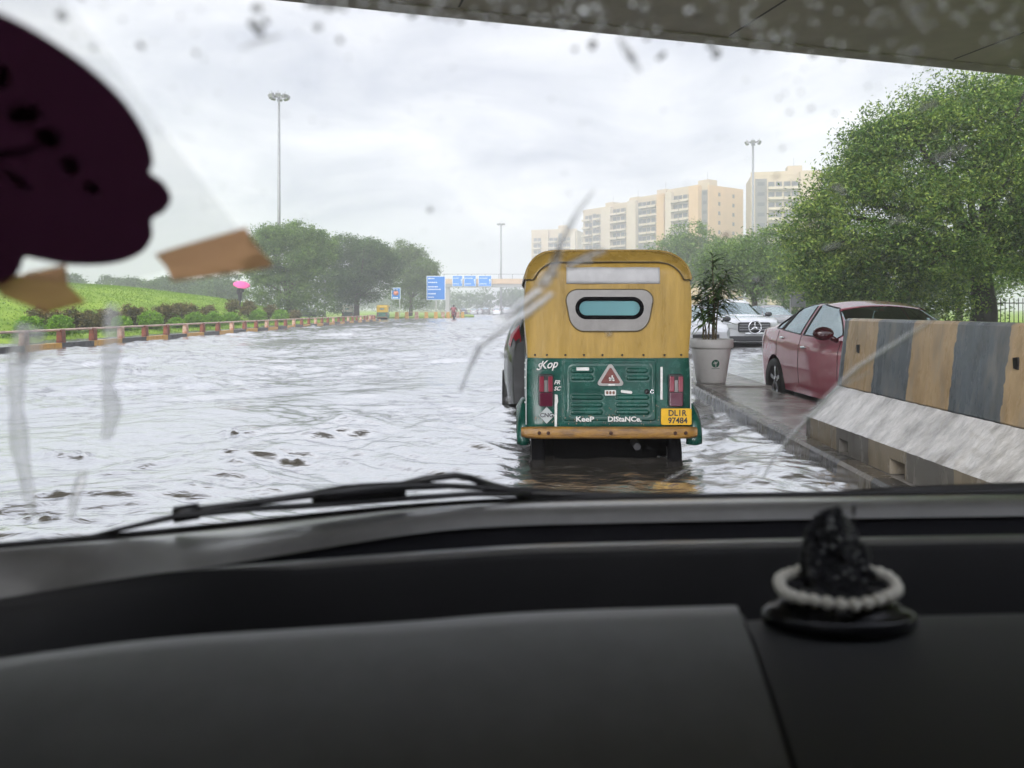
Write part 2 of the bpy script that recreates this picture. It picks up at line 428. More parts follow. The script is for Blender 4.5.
# ------------------------------------------------------------------ banded paint
def bands(name, ca, cb, period, off, axis='Y', wear=0.35, rough=0.35, base=(0.26, 0.25, 0.23), rvar=0.15):
    m = bpy.data.materials.new(name); m.use_nodes = True
    nt = m.node_tree; N = nt.nodes; L = nt.links; b = N['Principled BSDF']
    tc = N.new('ShaderNodeTexCoord'); sp = N.new('ShaderNodeSeparateXYZ'); L.new(tc.outputs['Object'], sp.inputs[0])
    def math_(op, a, bb=None):
        n = N.new('ShaderNodeMath'); n.operation = op
        for i, v in enumerate((a, bb)):
            if v is None: continue
            if isinstance(v, (int, float)): n.inputs[i].default_value = v
            else: L.new(v, n.inputs[i])
        return n.outputs[0]
    wob = N.new('ShaderNodeTexNoise'); wob.inputs['Scale'].default_value = 14; L.new(tc.outputs['Object'], wob.inputs['Vector'])
    t = math_('ADD', sp.outputs[axis], math_('MULTIPLY', math_('SUBTRACT', wob.outputs['Fac'], 0.5), 0.05))
    fr = math_('FRACT', math_('DIVIDE', math_('SUBTRACT', t, off), period))
    sel = math_('GREATER_THAN', fr, 0.5)
    mx = N.new('ShaderNodeMix'); mx.data_type = 'RGBA'; mx.inputs['A'].default_value = (*ca, 1); mx.inputs['B'].default_value = (*cb, 1)
    L.new(sel, mx.inputs['Factor'])
    nz = N.new('ShaderNodeTexNoise'); nz.inputs['Scale'].default_value = 4; nz.inputs['Detail'].default_value = 9; nz.inputs['Roughness'].default_value = 0.7
    mp = N.new('ShaderNodeMapping'); mp.inputs['Scale'].default_value = (1, 1.6, 0.45); L.new(tc.outputs['Object'], mp.inputs[0]); L.new(mp.outputs[0], nz.inputs['Vector'])
    cr = N.new('ShaderNodeValToRGB'); cr.color_ramp.elements[0].position = 0.5; cr.color_ramp.elements[1].position = 0.72
    cr.color_ramp.elements[1].color = (wear, wear, wear, 1); cr.color_ramp.elements[0].color = (0, 0, 0, 1)
    L.new(nz.outputs['Fac'], cr.inputs['Fac'])
    m2 = N.new('ShaderNodeMix'); m2.data_type = 'RGBA'; m2.inputs['B'].default_value = (*base, 1)
    L.new(cr.outputs['Color'], m2.inputs['Factor']); L.new(mx.outputs['Result'], m2.inputs['A'])
    st = N.new('ShaderNodeTexNoise'); st.inputs['Scale'].default_value = 9; st.inputs['Detail'].default_value = 5
    mp2 = N.new('ShaderNodeMapping'); mp2.inputs['Scale'].default_value = (1, 1.2, 0.45); L.new(tc.outputs['Object'], mp2.inputs[0]); L.new(mp2.outputs[0], st.inputs['Vector'])
    c3 = N.new('ShaderNodeValToRGB'); c3.color_ramp.elements[0].position = 0.32; c3.color_ramp.elements[0].color = (0.5, 0.47, 0.43, 1); c3.color_ramp.elements[1].position = 0.55
    L.new(st.outputs['Fac'], c3.inputs['Fac'])
    m3 = N.new('ShaderNodeMix'); m3.data_type = 'RGBA'; m3.blend_type = 'MULTIPLY'; m3.inputs['Factor'].default_value = 0.5
    L.new(m2.outputs['Result'], m3.inputs['A']); L.new(c3.outputs['Color'], m3.inputs['B'])
    L.new(m3.outputs['Result'], b.inputs['Base Color'])
    mr = N.new('ShaderNodeMapRange'); mr.inputs['From Min'].default_value = .3; mr.inputs['From Max'].default_value = .7
    mr.inputs['To Min'].default_value = max(.05, rough - rvar); mr.inputs['To Max'].default_value = rough + rvar
    L.new(nz.outputs['Fac'], mr.inputs['Value']); L.new(mr.outputs[0], b.inputs['Roughness'])
    bp = N.new('ShaderNodeBump'); bp.inputs['Strength'].default_value = 0.35; bp.inputs['Distance'].default_value = 0.01
    L.new(nz.outputs['Fac'], bp.inputs['Height']); L.new(bp.outputs[0], b.inputs['Normal'])
    return m

YEL, BLK, BLG = (0.53, 0.39, 0.235), (0.025, 0.025, 0.026), (0.15, 0.175, 0.20)
KERBP = bands('kerb_paint', (0.12, 0.10, 0.072), (0.05, 0.048, 0.045), 1.15, 0.3, 'Y', wear=0.8, rough=0.25)
WETC = mat('wet_concrete', (0.33, 0.32, 0.305), 0.12, var=0.35, vscale=1.6, rvar=0.13, bump=0.25, bscale=30)

# ------------------------------------------------------------------ right-hand median: kerb and slabs
KX = lambda y: 2.055 + 0.044 * y
def kerb_run(name, xf, y0, y1, wd, z0, z1, m, n=24):
    b = MB(); ys = np.linspace(y0, y1, n)
    P = []
    for y in ys:
        x = xf(y)
        P.append([(x, y, z0), (x + .015, y, z1 - .025), (x + .035, y, z1), (x + wd, y, z1), (x + wd, y, z0)])
    b.grid(np.array(P), smooth=False)
    b.f.append(tuple(range(5))); b.m.append(0); b.sm.append(False)
    e = (n - 1) * 5
    b.f.append(tuple(range(e + 4, e - 1, -1))); b.m.append(0); b.sm.append(False)
    return tag(b.build(name, m), kind='structure')
kerb_run('kerb', KX, 1.2, 60, .16, -.3, .105, KERBP, 60)

def slab(y0, y1, z, x1=3.62):
    b = MB()
    xs0, xs1 = KX(y0) + .165, KX(y1) + .165
    b.add([(xs0, y0, -.3), (x1, y0, -.3), (x1, y1, -.3), (xs1, y1, -.3), (xs0, y0, z), (x1, y0, z), (x1, y1, z), (xs1, y1, z)],
          [(0, 3, 2, 1), (4, 5, 6, 7), (0, 1, 5, 4), (1, 2, 6, 5), (2, 3, 7, 6), (3, 0, 4, 7)])
    return tag(b.build('footpath', WETC, bevel=.012), kind='structure')
slab(1.2, 8.55, .072); slab(8.63, 11.02, .052); slab(11.1, 19, .075, 3.75); slab(19.05, 60, .075, 5.0)

# ------------------------------------------------------------------ lawns
GRASS = mat('lawn_grass', (0.14, 0.235, 0.022), 0.75, col2=(0.26, 0.37, 0.04), vscale=0.55, bump=0.25, bscale=10, detail=10, spec=0.2)
def hill_z(x, y):
    r2 = ((x + 34) / 15.3) ** 2 + ((y - 48) / 50.0) ** 2 + 0.25 * ss(40, 18, y)
    h = 2.95 * np.clip(1 - r2, 0, 1) ** 0.72
    edge = ss(-16.3, -17.6, x)
    return -0.25 + 0.42 * edge + (h + 0.05 * np.sin(x * .7) * np.sin(y * .4)) * edge
def lawn_left():
    xs = np.concatenate([np.linspace(-16.2, -50, 110), np.linspace(-52, -400, 18)])
    ys = np.concatenate([np.linspace(-40, 12, 12), np.linspace(14, 100, 150), np.linspace(104, 900, 26)])
    X, Y = np.meshgrid(xs, ys, indexing='ij')
    P = np.stack([X, Y, hill_z(X, Y)], -1)
    tag(MB().grid(P, flip=False).build('lawn', GRASS), kind='structure')
lawn_left()
MB_ = MB()
MB_.add([(14.6, -20, -.3), (14.9, -20, .14), (400, -20, .14), (14.6, 900, -.3), (14.9, 900, .14), (400, 900, .14)],
        [(0, 1, 4, 3), (1, 2, 5, 4)])
MB_.add([(19, 150, -.3), (19, 150, .13), (14.9, 150, .13)], [(0, 1, 2)])
tag(MB_.build('lawn', GRASS), kind='structure')
# far central island with the sign posts
MB_ = MB(); MB_.prism([(-16.5, 96), (-9, 100), (-5.5, 112), (-7, 140), (-15, 165), (-17, 130)], -.3, .16, axis='Z')
tag(MB_.build('verge', GRASS), kind='structure')

# ------------------------------------------------------------------ flyover overhead
CONC = mat('soffit_concrete', (0.40, 0.37, 0.32), 0.75, var=0.18, vscale=0.5, bump=0.15, bscale=8, detail=10, stretch=(1, 1, 1))
p1, dd = Vector((-2.97, 13.30, 0)), Vector((14.45, 3.96, 0)).normalized()
nn = Vector((dd.y, -dd.x, 0))
fl = empty('flyover', p1, math.atan2(dd.y, dd.x))
tag(fl, 'grey concrete flyover deck crossing overhead across the top of the view', 'flyover')
# local x along the deck, local -y toward the camera side
MB().prism([(-.38, 6.44), (-15.7, 6.44), (-15.7, 7.6), (-.38, 7.6)], -75, 75, axis='X').build('deck', CONC, fl)  # unseen rear carried back to cut overhead light on the dashboard
MB().prism([(0, 6.40), (-.376, 6.40), (-.376, 7.7), (0, 7.7)], -75, 75, axis='X').build('edge_beam', mat('edge_concrete', (0.33, 0.305, 0.265), 0.7, var=0.2, vscale=1.5, bump=0.2, bscale=10), fl)
for k in range(-6, 7):
    MB().box((k * 5.3 + 2.0, -8.05, 6.436), (.035, 15.2, .012)).build('deck_joint', mat('joint_dark', (0.07, 0.065, 0.06), 0.8), fl)
for s in (-34, 46):
    MB().box((s, -7.9, 3.0), (1.6, 2.6, 6.86), taper=1.0).build('pier', CONC, fl, bevel=.08)
    MB().box((s, -7.9, 6.2), (2.0, 12.0, .46)).build('pier_cap', CONC, fl, bevel=.05)

# ------------------------------------------------------------------ concrete barrier on the median
def barrier():
    root = empty('concrete_barrier', (2.53, 6.62, .075))
    tag(root, 'wet concrete road barrier striped faded yellow and blue grey, sloped foot, on the kerbed median', 'barrier')
    STR = bands('barrier_paint', YEL, BLG, 1.06, -.62, 'Y', wear=0.75, rough=0.3, base=(.34, .32, .29))
    SLO = mat('barrier_slope_glare', (0.30, 0.29, 0.27), 0.09, col2=(0.82, 0.81, 0.80), vscale=3.2, rvar=0.08, coat=.8, bump=0.7, bscale=14, detail=12, stretch=(1.0, 1.5, .9))  # blotches mix stains with sky glare painted in as pale colour
    # profile x,z ; the length runs to -y
    def prof(n):
        t = .13 if n else 0.0
        return [(t, 0), (t, .105), (0 if n else 0.0, .106), (0, .185)]
    segs = [(0, 0), (-.66, 0), (-.66, 1), (-.82, 1), (-.82, 0), (-1.46, 0), (-1.46, 1), (-1.66, 1), (-1.66, 0), (-2.5, 0), (-2.5, 1), (-2.7, 1), (-2.7, 0), (-3.3, 0)]
    foot = MB()
    P = np.array([[(x, y, z) for x, z in prof(n)] for y, n in segs])
    foot.grid(P, smooth=False, flip=True)
    foot.add([(.02, 0, 0), (.83, 0, 0), (.83, 0, .185), (.56, 0, .445), (.27, 0, .445), (0, 0, .185)], [(5, 4, 3, 2, 1, 0)])
    foot.add([(.83, 0, 0), (.83, -3.3, 0), (.83, -3.3, .185), (.83, 0, .185)], [(0, 1, 2, 3)])
    foot.add([(.02, -3.3, 0), (.83, -3.3, 0), (.83, -3.3, .185), (.56, -3.3, .445), (.27, -3.3, .445), (0, -3.3, .185)], [(0, 1, 2, 3, 4, 5)])
    foot.build('foot', bands('foot_paint', (0.30, 0.26, 0.20), (0.17, 0.165, 0.155), 1.06, -.62, 'Y', wear=0.8, rough=0.22), root)
    sl_ = MB()
    n = 60
    ys = np.linspace(0, -3.3, n); ts = np.linspace(0, 1, 14)
    P = np.zeros((n, 14, 3))
    rg = np.random.default_rng(3)
    nzv = rg.normal(0, .0016, (n, 14))
    for i, y in enumerate(ys):
        for j, t in enumerate(ts):
            x = .262 * t; z = .186 + .262 * t ** 1.12
            P[i, j] = (x - nzv[i, j] * .7, y, z + nzv[i, j])
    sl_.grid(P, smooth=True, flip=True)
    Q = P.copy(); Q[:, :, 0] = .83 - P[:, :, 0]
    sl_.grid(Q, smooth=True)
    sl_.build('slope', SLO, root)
    wl = MB().prism([(.263, .448), (.567, .448), (.50, 1.005), (.48, 1.025), (.35, 1.025), (.33, 1.005)], -3.3, 0, axis='Y')
    wl.build('upper_wall', STR, root, bevel=.012)
    for y, z in ((-.33, .78), (-2.3, .8)):
        MB().prism([(-.02, -.035), (.02, -.03), (.025, .03), (-.015, .035)], .300 - .0, .312, axis='X').build('lifting_hole', BLACK, root, loc=(-.008 + (.78 - z) * -.1, y, z))
    return root
barrier()
# ------------------------------------------------------------------ auto rickshaw
def rrect(x, z, xc, zc, hx, hz, r):
    """signed distance to a rounded rectangle (numpy)"""
    qx = np.abs(x - xc) - hx + r; qz = np.abs(z - zc) - hz + r
    return np.sqrt(np.maximum(qx, 0) ** 2 + np.maximum(qz, 0) ** 2) + np.minimum(np.maximum(qx, qz), 0) - r

def stadium(hx, hz, n=10, r=None):
    r = r or hz; pts = []
    for cx, cz, a0 in ((hx - r, hz - r, 0), (-hx + r, hz - r, 90), (-hx + r, -hz + r, 180), (hx - r, -hz + r, 270)):
        for k in range(n + 1):
            a = R(a0 + 90 * k / n); pts.append((cx + r * math.cos(a), cz + r * math.sin(a)))
    return pts

def half_w(z):
    z = np.asarray(z, float)
    base = 0.615 + 0.022 * ss(.8, 1.15, z) - 0.012 * ss(1.2, 1.45, z)
    t = np.clip((z - 1.34) / .282, 0, 1)
    return base - (base - 0.40) * (1 - np.sqrt(np.maximum(0, 1 - t ** 2.3)))

PANE = bpy.data.materials.new('cyan_plastic_pane'); PANE.use_nodes = True
_n = PANE.node_tree.nodes; _b = _n['Principled BSDF']; _b.inputs['Base Color'].default_value = (.4, .72, .76, 1); _b.inputs['Roughness'].default_value = .15
_t = _n.new('ShaderNodeBsdfTransparent'); _t.inputs['Color'].default_value = (.62, .95, 1, 1)
_l = _n.new('ShaderNodeBsdfTranslucent'); _l.inputs['Color'].default_value = (.7, .95, 1, 1)
_x = _n.new('ShaderNodeMixShader'); _x.inputs[0].default_value = .6; _y = _n.new('ShaderNodeMixShader'); _y.inputs[0].default_value = .72
PANE.node_tree.links.new(_b.outputs[0], _x.inputs[1]); PANE.node_tree.links.new(_l.outputs[0], _x.inputs[2])
PANE.node_tree.links.new(_t.outputs[0], _y.inputs[1]); PANE.node_tree.links.new(_x.outputs[0], _y.inputs[2])
PANE.node_tree.links.new(_y.outputs[0], _n['Material Output'].inputs['Surface'])

def make_rickshaw(label, group=None, canvas=(0.41, 0.265, 0.06), green=(0.005, 0.068, 0.050), full=True):
    root = empty('auto_rickshaw')
    tag(root, label, 'auto rickshaw', group)
    key = '' if full else '_plain_%d' % int(canvas[2] * 1000)
    CAN = mat('canvas' + key, canvas, 0.36, var=0.17, vscale=4, bump=0.6, bscale=9, stretch=(1.6, 1, .3), rvar=0.12, detail=8)
    ROOF = mat('roof_canvas' + key, tuple(c * 0.82 for c in canvas), 0.3, var=0.2, vscale=4, bump=0.3, bscale=18, rvar=.1)
    GRN = mat('green_paint' + key, green, 0.25, var=0.3, vscale=5, coat=0.15, bump=0.08, bscale=14, rvar=0.07)
    GREY = mat('grey_vinyl', (0.30, 0.29, 0.28), 0.4, var=0.08, vscale=12, bump=0.1, bscale=30)
    STRIP = mat('reflective_strip', (0.50, 0.50, 0.51), 0.3, var=0.08, vscale=9)
    zt = 1.622
    # --- hood: rear face
    nu, nv = 100, 76
    u = np.linspace(-1, 1, nu); zz = np.concatenate([np.linspace(.808, 1.34, nv - 26), np.linspace(1.345, zt, 26)])
    U, Z = np.meshgrid(u, zz, indexing='ij')
    HW = half_w(Z); X = U * HW
    Yf = 0.055 * np.abs(U) ** 9 + 0.12 * ss(1.40, zt + .03, Z) ** 2 + 0.012 * (1 - U ** 2) * 0
    wr = np.random.default_rng(2)
    for k in range(9):
        a, b2 = wr.uniform(4, 16), wr.uniform(1, 4)
        Yf += 0.0022 * np.sin(a * X + b2 * Z + wr.uniform(0, 6))
    P = np.stack([X, Yf, Z], -1)
    wx, wz, whx, whz = .003, 1.187, .247, .073
    def mask(i, j):
        return not (abs(X[i, j] - wx) < whx - .012 and abs(Z[i, j] - wz) < whz - .012 and rrect(X[i, j], Z[i, j], wx, wz, whx, whz, whz) < -.012)
    hood = MB(); hood.grid(P, mask=mask, flip=True)
    # side skins and roof forward of the rear face
    prof = [(-half_w(z), z) for z in zz] + [(x, zt) for x in np.linspace(-half_w(zt), half_w(zt), 9)[1:-1]] + [(half_w(z), z) for z in zz[::-1]]
    prof = np.array([(float(a), float(b)) for a, b in prof])
    def yrear(x, z):
        uu = abs(x) / float(half_w(z)); return .055 * uu ** 9 + 0.12 * float(ss(1.40, zt + .03, z)) ** 2
    ys = [None, .2, .5, .8]
    SK = np.zeros((4, len(prof), 3))
    for i, y in enumerate(ys):
        for j, (x, z) in enumerate(prof):
            SK[i, j] = (x, yrear(x, z) if y is None else y, z)
    hood.grid(SK, flip=True)
    RF = np.zeros((7, len(prof), 3))
    for i, (y, s) in enumerate(((.8, 1), (1.1, 1), (1.5, 1), (1.8, .99), (1.98, .97), (2.06, .94), (2.1, .9))):
        for j, (x, z) in enumerate(prof):
            z2 = max(z, 1.44); x2 = math.copysign(float(half_w(z2)), x) if z < 1.44 else x
            RF[i, j] = (x2 * s, y, z2 - .04 * max(0, (y - 1.5) / .6) ** 2)
    hood.grid(RF, flip=True)
    hood.build('canvas_hood', CAN, root, merge=1e-4)
    # --- raised roof cover with a lip over the rear
    rc = MB()
    sel = [k for k, (x, z) in enumerate(prof) if z > 1.40]
    pr = prof[sel]
    RC = np.zeros((8, len(pr), 3))
    for i, (y, s, dz) in enumerate(((-.004, 1.012, 0.001), (-.002, 1.02, .012), (.06, 1.025, .016), (.4, 1.025, .018), (1.2, 1.025, .018), (1.8, 1.02, .014), (2.06, .97, -.02), (2.14, .9, -.05))):
        for j, (x, z) in enumerate(pr):
            y2 = y + (yrear(x, z) if i < 3 else 0)
            dip = 0.0
            RC[i, j] = (x * s, y2 - .012 * (i < 3), z + dz - dip)
    rc.grid(RC, flip=True)
    rc.build('roof_cover', ROOF, root, solid=.01)
    if full:
        FLP = np.zeros((7, len(pr), 3))
        for i, t in enumerate(np.linspace(0, 1, 7)):
            for j, (x, z) in enumerate(pr):
                k_ = float(ss(1.40, 1.50, z)); x2 = x * (1.012 - .05 * t * k_ - .012 * t); z2 = z + .004 - (.012 + .078 * k_) * t
                FLP[i, j] = (x2, yrear(min(.999 * float(half_w(z2)), abs(x2)) , z2) - .016 - .006 * t, z2)
        MB().grid(FLP).build('roof_flap', ROOF, root, solid=.006)
        MB().tube([tuple(v) for v in FLP[-1] + np.array([0, -.002, 0])], .005, 6).build('roof_seam', mat('dark_brown_trim', (0.07, 0.05, 0.02), .5), root)
    # --- rear window: grey surround, rubber, pane
    n = 40
    tz = lambda x, z: (x * (1 + .10 * (z / .16)), z)
    outer = [tz(*p) for p in stadium(.315, .158, 9, .10)]
    inner = stadium(whx + .012, whz + .012, 9)
    b = MB(); m_ = len(outer)
    yo = -.012
    vs = [(x + wx - .0, yo, z + 1.170) for x, z in outer] + [(x + wx, yo - .006, z + wz) for x, z in inner] + [(x + wx, .02, z + 1.170) for x, z in outer]
    fs = [(i, (i + 1) % m_, m_ + (i + 1) % m_, m_ + i) for i in range(m_)] + [((i + 1) % m_, i, 2 * m_ + i, 2 * m_ + (i + 1) % m_) for i in range(m_)]
    b.add(vs, fs)
    if full:
        b.build('window_surround', GREY, root, bevel=.004)
        MB().tube([(x + wx, -.012, z + 1.170) for x, z in outer + outer[:1]], .0045, 6).build('surround_piping', mat('piping_brown', (0.10, 0.075, 0.03), .5), root)
    fr = MB(); st = stadium(whx - .003, whz - .003, 10)
    fr.tube([(x + wx, -.014, z + wz) for x, z in st + st[:1]], .0155, 10)
    fro = fr.build('window_rubber', RUBBER, root)
    st = stadium(whx - .01, whz - .01, 10)
    MB().prism([(x + wx, z + wz) for x, z in st], -.006, -.001).build('window_pane', PANE, fro)
    if full:
        # folded reflective strip at the top of the hood
        S = np.zeros((30, 6, 3))
        for i, x in enumerate(np.linspace(-.322, .385, 30)):
            for j, t in enumerate(np.linspace(0, 1, 6)):
                z = 1.372 + .124 * t * (1 - .015 * math.sin(i * .5))
                S[i, j] = (x, yrear(x, z) - .006 - .0015 * math.sin(x * 30), z)
        MB().grid(S, flip=True).build('reflective_strip', STRIP, root, solid=.003)
        hb = MB()
        for k, x in enumerate((-.56, -.47, -.33, -.19, -.05, .10, .26, .42, .55)):
            hb.lathe([(0, -.011), (.007, -.009), (.009, 0)], (x, -.006 + .055 * (abs(x) / .62) ** 9, .832), 8, M=Matrix.Rotation(PI / 2, 3, 'X') @ Matrix.Diagonal((1, 1, -1)).to_3x3())
        hb.grid(np.array([[(x, yrear(x, z) - .003 - .002 * math.sin(x * 40), z) for z in (.812, .826, .84)] for x in np.linspace(-.6, .6, 60)]), flip=True, mi=1)
        hb.build('hood_hem', [mat('rivet_dark', (0.06, 0.05, 0.04), .5), CAN], root)
    # --- lower green tub
    nu, nv = (220, 130) if full else (30, 12)
    u = np.linspace(-1, 1, nu); zz2 = np.linspace(.285, .808, nv)
    U, Z = np.meshgrid(u, zz2, indexing='ij')
    HW2 = 0.617 + 0.008 * np.sin((Z - .285) / .523 * PI)
    X = U * HW2
    Yb = 0.05 * np.abs(U) ** 12
    if full:
        lid = rrect(X, Z, .003, .565, .355, .232, .03)
        Yb += -.009 * (1 - ss(-.006, .006, lid))
        Yb += .006 * np.exp(-(lid / .0045) ** 2)
        inner_ = rrect(X, Z, .003, .565, .32, .20, .05)
        Yb += .004 * np.exp(-(inner_ / .008) ** 2)
        for zc, spans in ((.715, ((-.29, -.12), (.13, .29))), (.66, ((-.29, -.12), (.13, .30))), (.512, ((-.29, -.05), (.05, .30))),
                          (.455, ((-.29, -.05), (.05, .30))), (.40, ((-.29, -.05), (.05, .30)))):
            for a, b3 in spans:
                d = rrect(X, Z, (a + b3) / 2, zc, (b3 - a) / 2, .016, .016)
                Yb += -.010 * (1 - ss(-.009, .003, d)) + .003 * np.exp(-((d - .006) / .004) ** 2)
        Yb += .0015 * np.sin(9 * X + 2) * np.sin(7 * Z)
    tub = MB(); tub.grid(np.stack([X, Yb, Z], -1), flip=True)
    for s in (-1, 1):
        Q = np.zeros((8, 8, 3))
        for i, y in enumerate(np.linspace(0, 1, 8)):
            for j, z in enumerate(np.linspace(.285, .808, 8)):
                hw = .617 + .008 * math.sin((z - .285) / .523 * PI)
                yy = .05 + y * (.95)
                zl = z
                Q[i, j] = (s * hw, yy, zl)
        tub.grid(Q, flip=(s > 0))
    tub.add([(-.6, .05, .285), (.6, .05, .285), (.6, 1.0, .285), (-.6, 1.0, .285)], [(0, 3, 2, 1)])
    tubo = tub.build('rear_panel', GRN, root)
    # fenders over the rear wheels
    for s in (-1, 1):
        fz = MB(); Pn = np.zeros((18, 9, 3))
        for i, a in enumerate(np.linspace(-8, 188, 18)):
            for j, t in enumerate(np.linspace(0, 1, 9)):
                rr = .245 + .03 * math.sin(t * PI)
                x = .60 + (.095 if s < 0 else .112) * t
                Pn[i, j] = (s * x, .30 - rr * math.cos(R(a)) * (1 + .06 * t), .185 + rr * math.sin(R(a)) * (1.05 - .35 * max(0, t - .55)))
        fz.grid(Pn, flip=(s > 0))
        fz.build('fender', GRN, root, solid=.012)
    if full:
        for s in (-1, 1):
            tb = MB(); x = s * .627
            tb.box((x, .035, .55), (.007, .01, .5))
            for z in (.77, .72, .66, .58, .47):
                tb.box((x + s * .006, .03, z), (.012, .012, .012))
            tb.build('edge_trim', mat('edge_metal_shine', (0.55, 0.57, 0.56), .3, .3), root)  # clipped trim; its pale tone also stands in for the wet edge's shine
    if full:
        # mud and water spatter thrown up on the lower panel
        sp_ = MB(); gm = np.random.default_rng(9)
        for k in range(90):
            x = gm.uniform(-.56, .56); z = .30 + abs(gm.normal(0, .07)); r = gm.uniform(.002, .006)
            sp_.add([(x + r * math.cos(a) * gm.uniform(.7, 1.2), -.0135 if abs(x) < .35 and z > .34 else -.004, z + r * 1.3 * math.sin(a)) for a in np.linspace(0, 2 * PI, 8)[:-1]], [tuple(range(7))])
        sp_.build('mud_spatter', mat('mud', (.16, .13, .09), .6), root)['kind'] = 'stuff'
    # --- tail lamps
    for s in (-1, 1):
        xc = -.478 if s < 0 else .502
        lm = MB().prism([(x + xc, z + .566) for x, z in stadium(.057, .122, 5, .02)], -.030, .03)
        lo = lm.build('tail_lamp', BLACK, root, bevel=.005)
        if full:
            for dx in (-.033, .033):
                MB().prism([(x + xc + dx, z + .615) for x, z in stadium(.0175, .058, 4, .008)], -.046, -.028).build('lens', mat('red_lens_faded', (0.22, 0.03, 0.05), .15, coat=.5), lo, bevel=.004)
            MB().prism([(x + xc, z + .60) for x, z in stadium(.0125, .045, 4, .006)], -.042, -.028).build('reflector', mat('smoky_clear', (0.20, 0.19, 0.19), .15, coat=.6), lo, bevel=.003)
            MB().prism([(x + xc, z + .50) for x, z in stadium(.05, .052, 4, .012)], -.044, -.028).build('lens', mat('red_lens_dark', (0.09, 0.012, 0.03), .12, coat=.5), lo, bevel=.005)
        else:
            MB().prism([(x + xc, z + .566) for x, z in stadium(.045, .10, 3, .015)], -.044, -.028).build('lens', REDLENS, lo)
    # --- bumper
    bp = MB(); n = 34
    Pp = np.zeros((n, 8, 3))
    for i, x in enumerate(np.linspace(-.665, .66, n)):
        e = abs(x) / .665
        for j in range(8):
            a = 2 * PI * j / 7
            Pp[i, j] = (x, -.062 + .04 * e ** 10 + .020 * math.cos(a), .253 + (.047 - .012 * e ** 14) * max(-.95, min(.95, 1.25 * math.sin(a))))
    bp.grid(Pp, smooth=True)
    bp.f += [tuple(range(8)), tuple(reversed(range((n - 1) * 8, n * 8)))]; bp.m += [0, 0]; bp.sm += [False, False]
    WOOD = mat('bumper_paint' + key, (0.36, 0.19, 0.035), 0.32, col2=(0.16, 0.085, 0.03), vscale=5, stretch=(1.3, 1, 4), bump=.3, bscale=30, detail=9)
    bo = bp.build('bumper', WOOD, root)
    if full:
        for x in (-.53, -.463, 0.005, .485, .565):
            MB().lathe([(0, -.012), (.011, -.010), (.014, 0)], (x, -.083 + .04 * (abs(x) / .665) ** 10, .253), 10, M=Matrix.Rotation(PI / 2, 3, 'X') @ Matrix.Diagonal((1, 1, -1)).to_3x3()).build('bolt', mat('rust', (0.05, 0.02, 0.012), .7), bo)
    # --- dark underbody, flap, wheels
    MB().prism([(-.40, -.1), (.40, -.1), (.41, .21), (.2, .23), (-.2, .215), (-.41, .23)], .22, .24).build('mud_flap', mat('underside_shade', (.004, .004, .004), .9, spec=0.0), root)  # flap in sheenless near-black that paints in the shade under the body
    MB().box((0, .80, .12), (1.0, 1.0, .22)).build('chassis', mat('underside_shade', (.004, .004, .004), .9, spec=0.0), root)
    MB().tube([(-.62, .12, .20), (.62, .12, .20)], .022, 8).build('cross_bar', BLACK, root)
    MB().tube([(.22, .04, .13), (.22, .35, .15), (.30, .8, .16)], .028, 10).build('exhaust_pipe', BLACK, root)
    def wheel(x, y, steer=False):
        e = MB(); M = Matrix.Rotation(PI / 2, 3, 'Y')
        e.lathe([(.13, -.05), (.19, -.052), (.218, -.035), (.222, 0), (.218, .035), (.19, .052), (.13, .05)], (0, 0, 0), 22, M=M)
        wo = e.build('wheel', RUBBER, root, loc=(x, y, .035))
        MB().lathe([(0, -.03), (.05, -.035), (.12, -.02), (.135, -.048), (.135, .048), (.12, .02), (0, .03)], (0, 0, 0), 18, M=M).build('rim', STEEL, wo)
    wheel(-.53, .32); wheel(.53, .32); wheel(0, 2.2)
    # --- cabin: floor, seats, cowl, windscreen, bars
    MB().prism([(-.5, .26), (.5, .26), (.5, .30), (-.5, .30)], .95, 2.05).build('floor', BLACK, root)
    SEAT = mat('seat_vinyl', (0.03, 0.03, 0.035), .45)
    MB().box((0, .55, .58), (1.1, .5, .16)).build('passenger_seat', SEAT, root, bevel=.04)
    MB().box((0, .26, .86), (1.1, .12, .34)).build('seat_back', SEAT, root, bevel=.04)
    MB().box((0, 1.32, .60), (.5, .36, .12)).build('driver_seat', SEAT, root, bevel=.04)
    cw = MB(); Pc = np.zeros((9, 12, 3))
    for i, (y, hwc, z1) in enumerate(((1.75, .56, .86), (1.9, .55, .90), (2.05, .53, .92), (2.16, .48, .90), (2.28, .40, .82), (2.38, .30, .68), (2.44, .22, .54), (2.47, .15, .42), (2.48, .05, .34))):
        for j, t in enumerate(np.linspace(0, 1, 12)):
            a = PI * t
            Pc[i, j] = (-hwc * math.copysign(abs(math.cos(a)) ** .6, math.cos(a)), y, .28 + (z1 - .28) * abs(math.sin(a)) ** .55)
    cw.grid(Pc, flip=True)
    cw.build('front_cowl', GRN, root, solid=.012)
    for s in (-1, 1):
        MB().tube([(s * .53, 2.06, .85), (s * .54, 2.0, 1.3), (s * .50, 1.96, 1.50)], .02, 8).build('screen_post', BLACK, root)
        MB().tube([(s * .60, .82, .40), (s * .615, .82, 1.3), (s * .56, .80, 1.52)], .018, 8).build('door_post', BLACK, root)
    MB().tube([(-.53, 2.05, .9), (.53, 2.05, .9)], .015, 8).build('screen_rail', BLACK, root)
    MB().prism([(-.51, .92), (.51, .92), (.52, 1.30), (.46, 1.50), (-.46, 1.50), (-.52, 1.30)], 2.02, 2.026).build('windscreen', glass_mat('clear_screen', (0.90, 0.95, 0.95)), root)
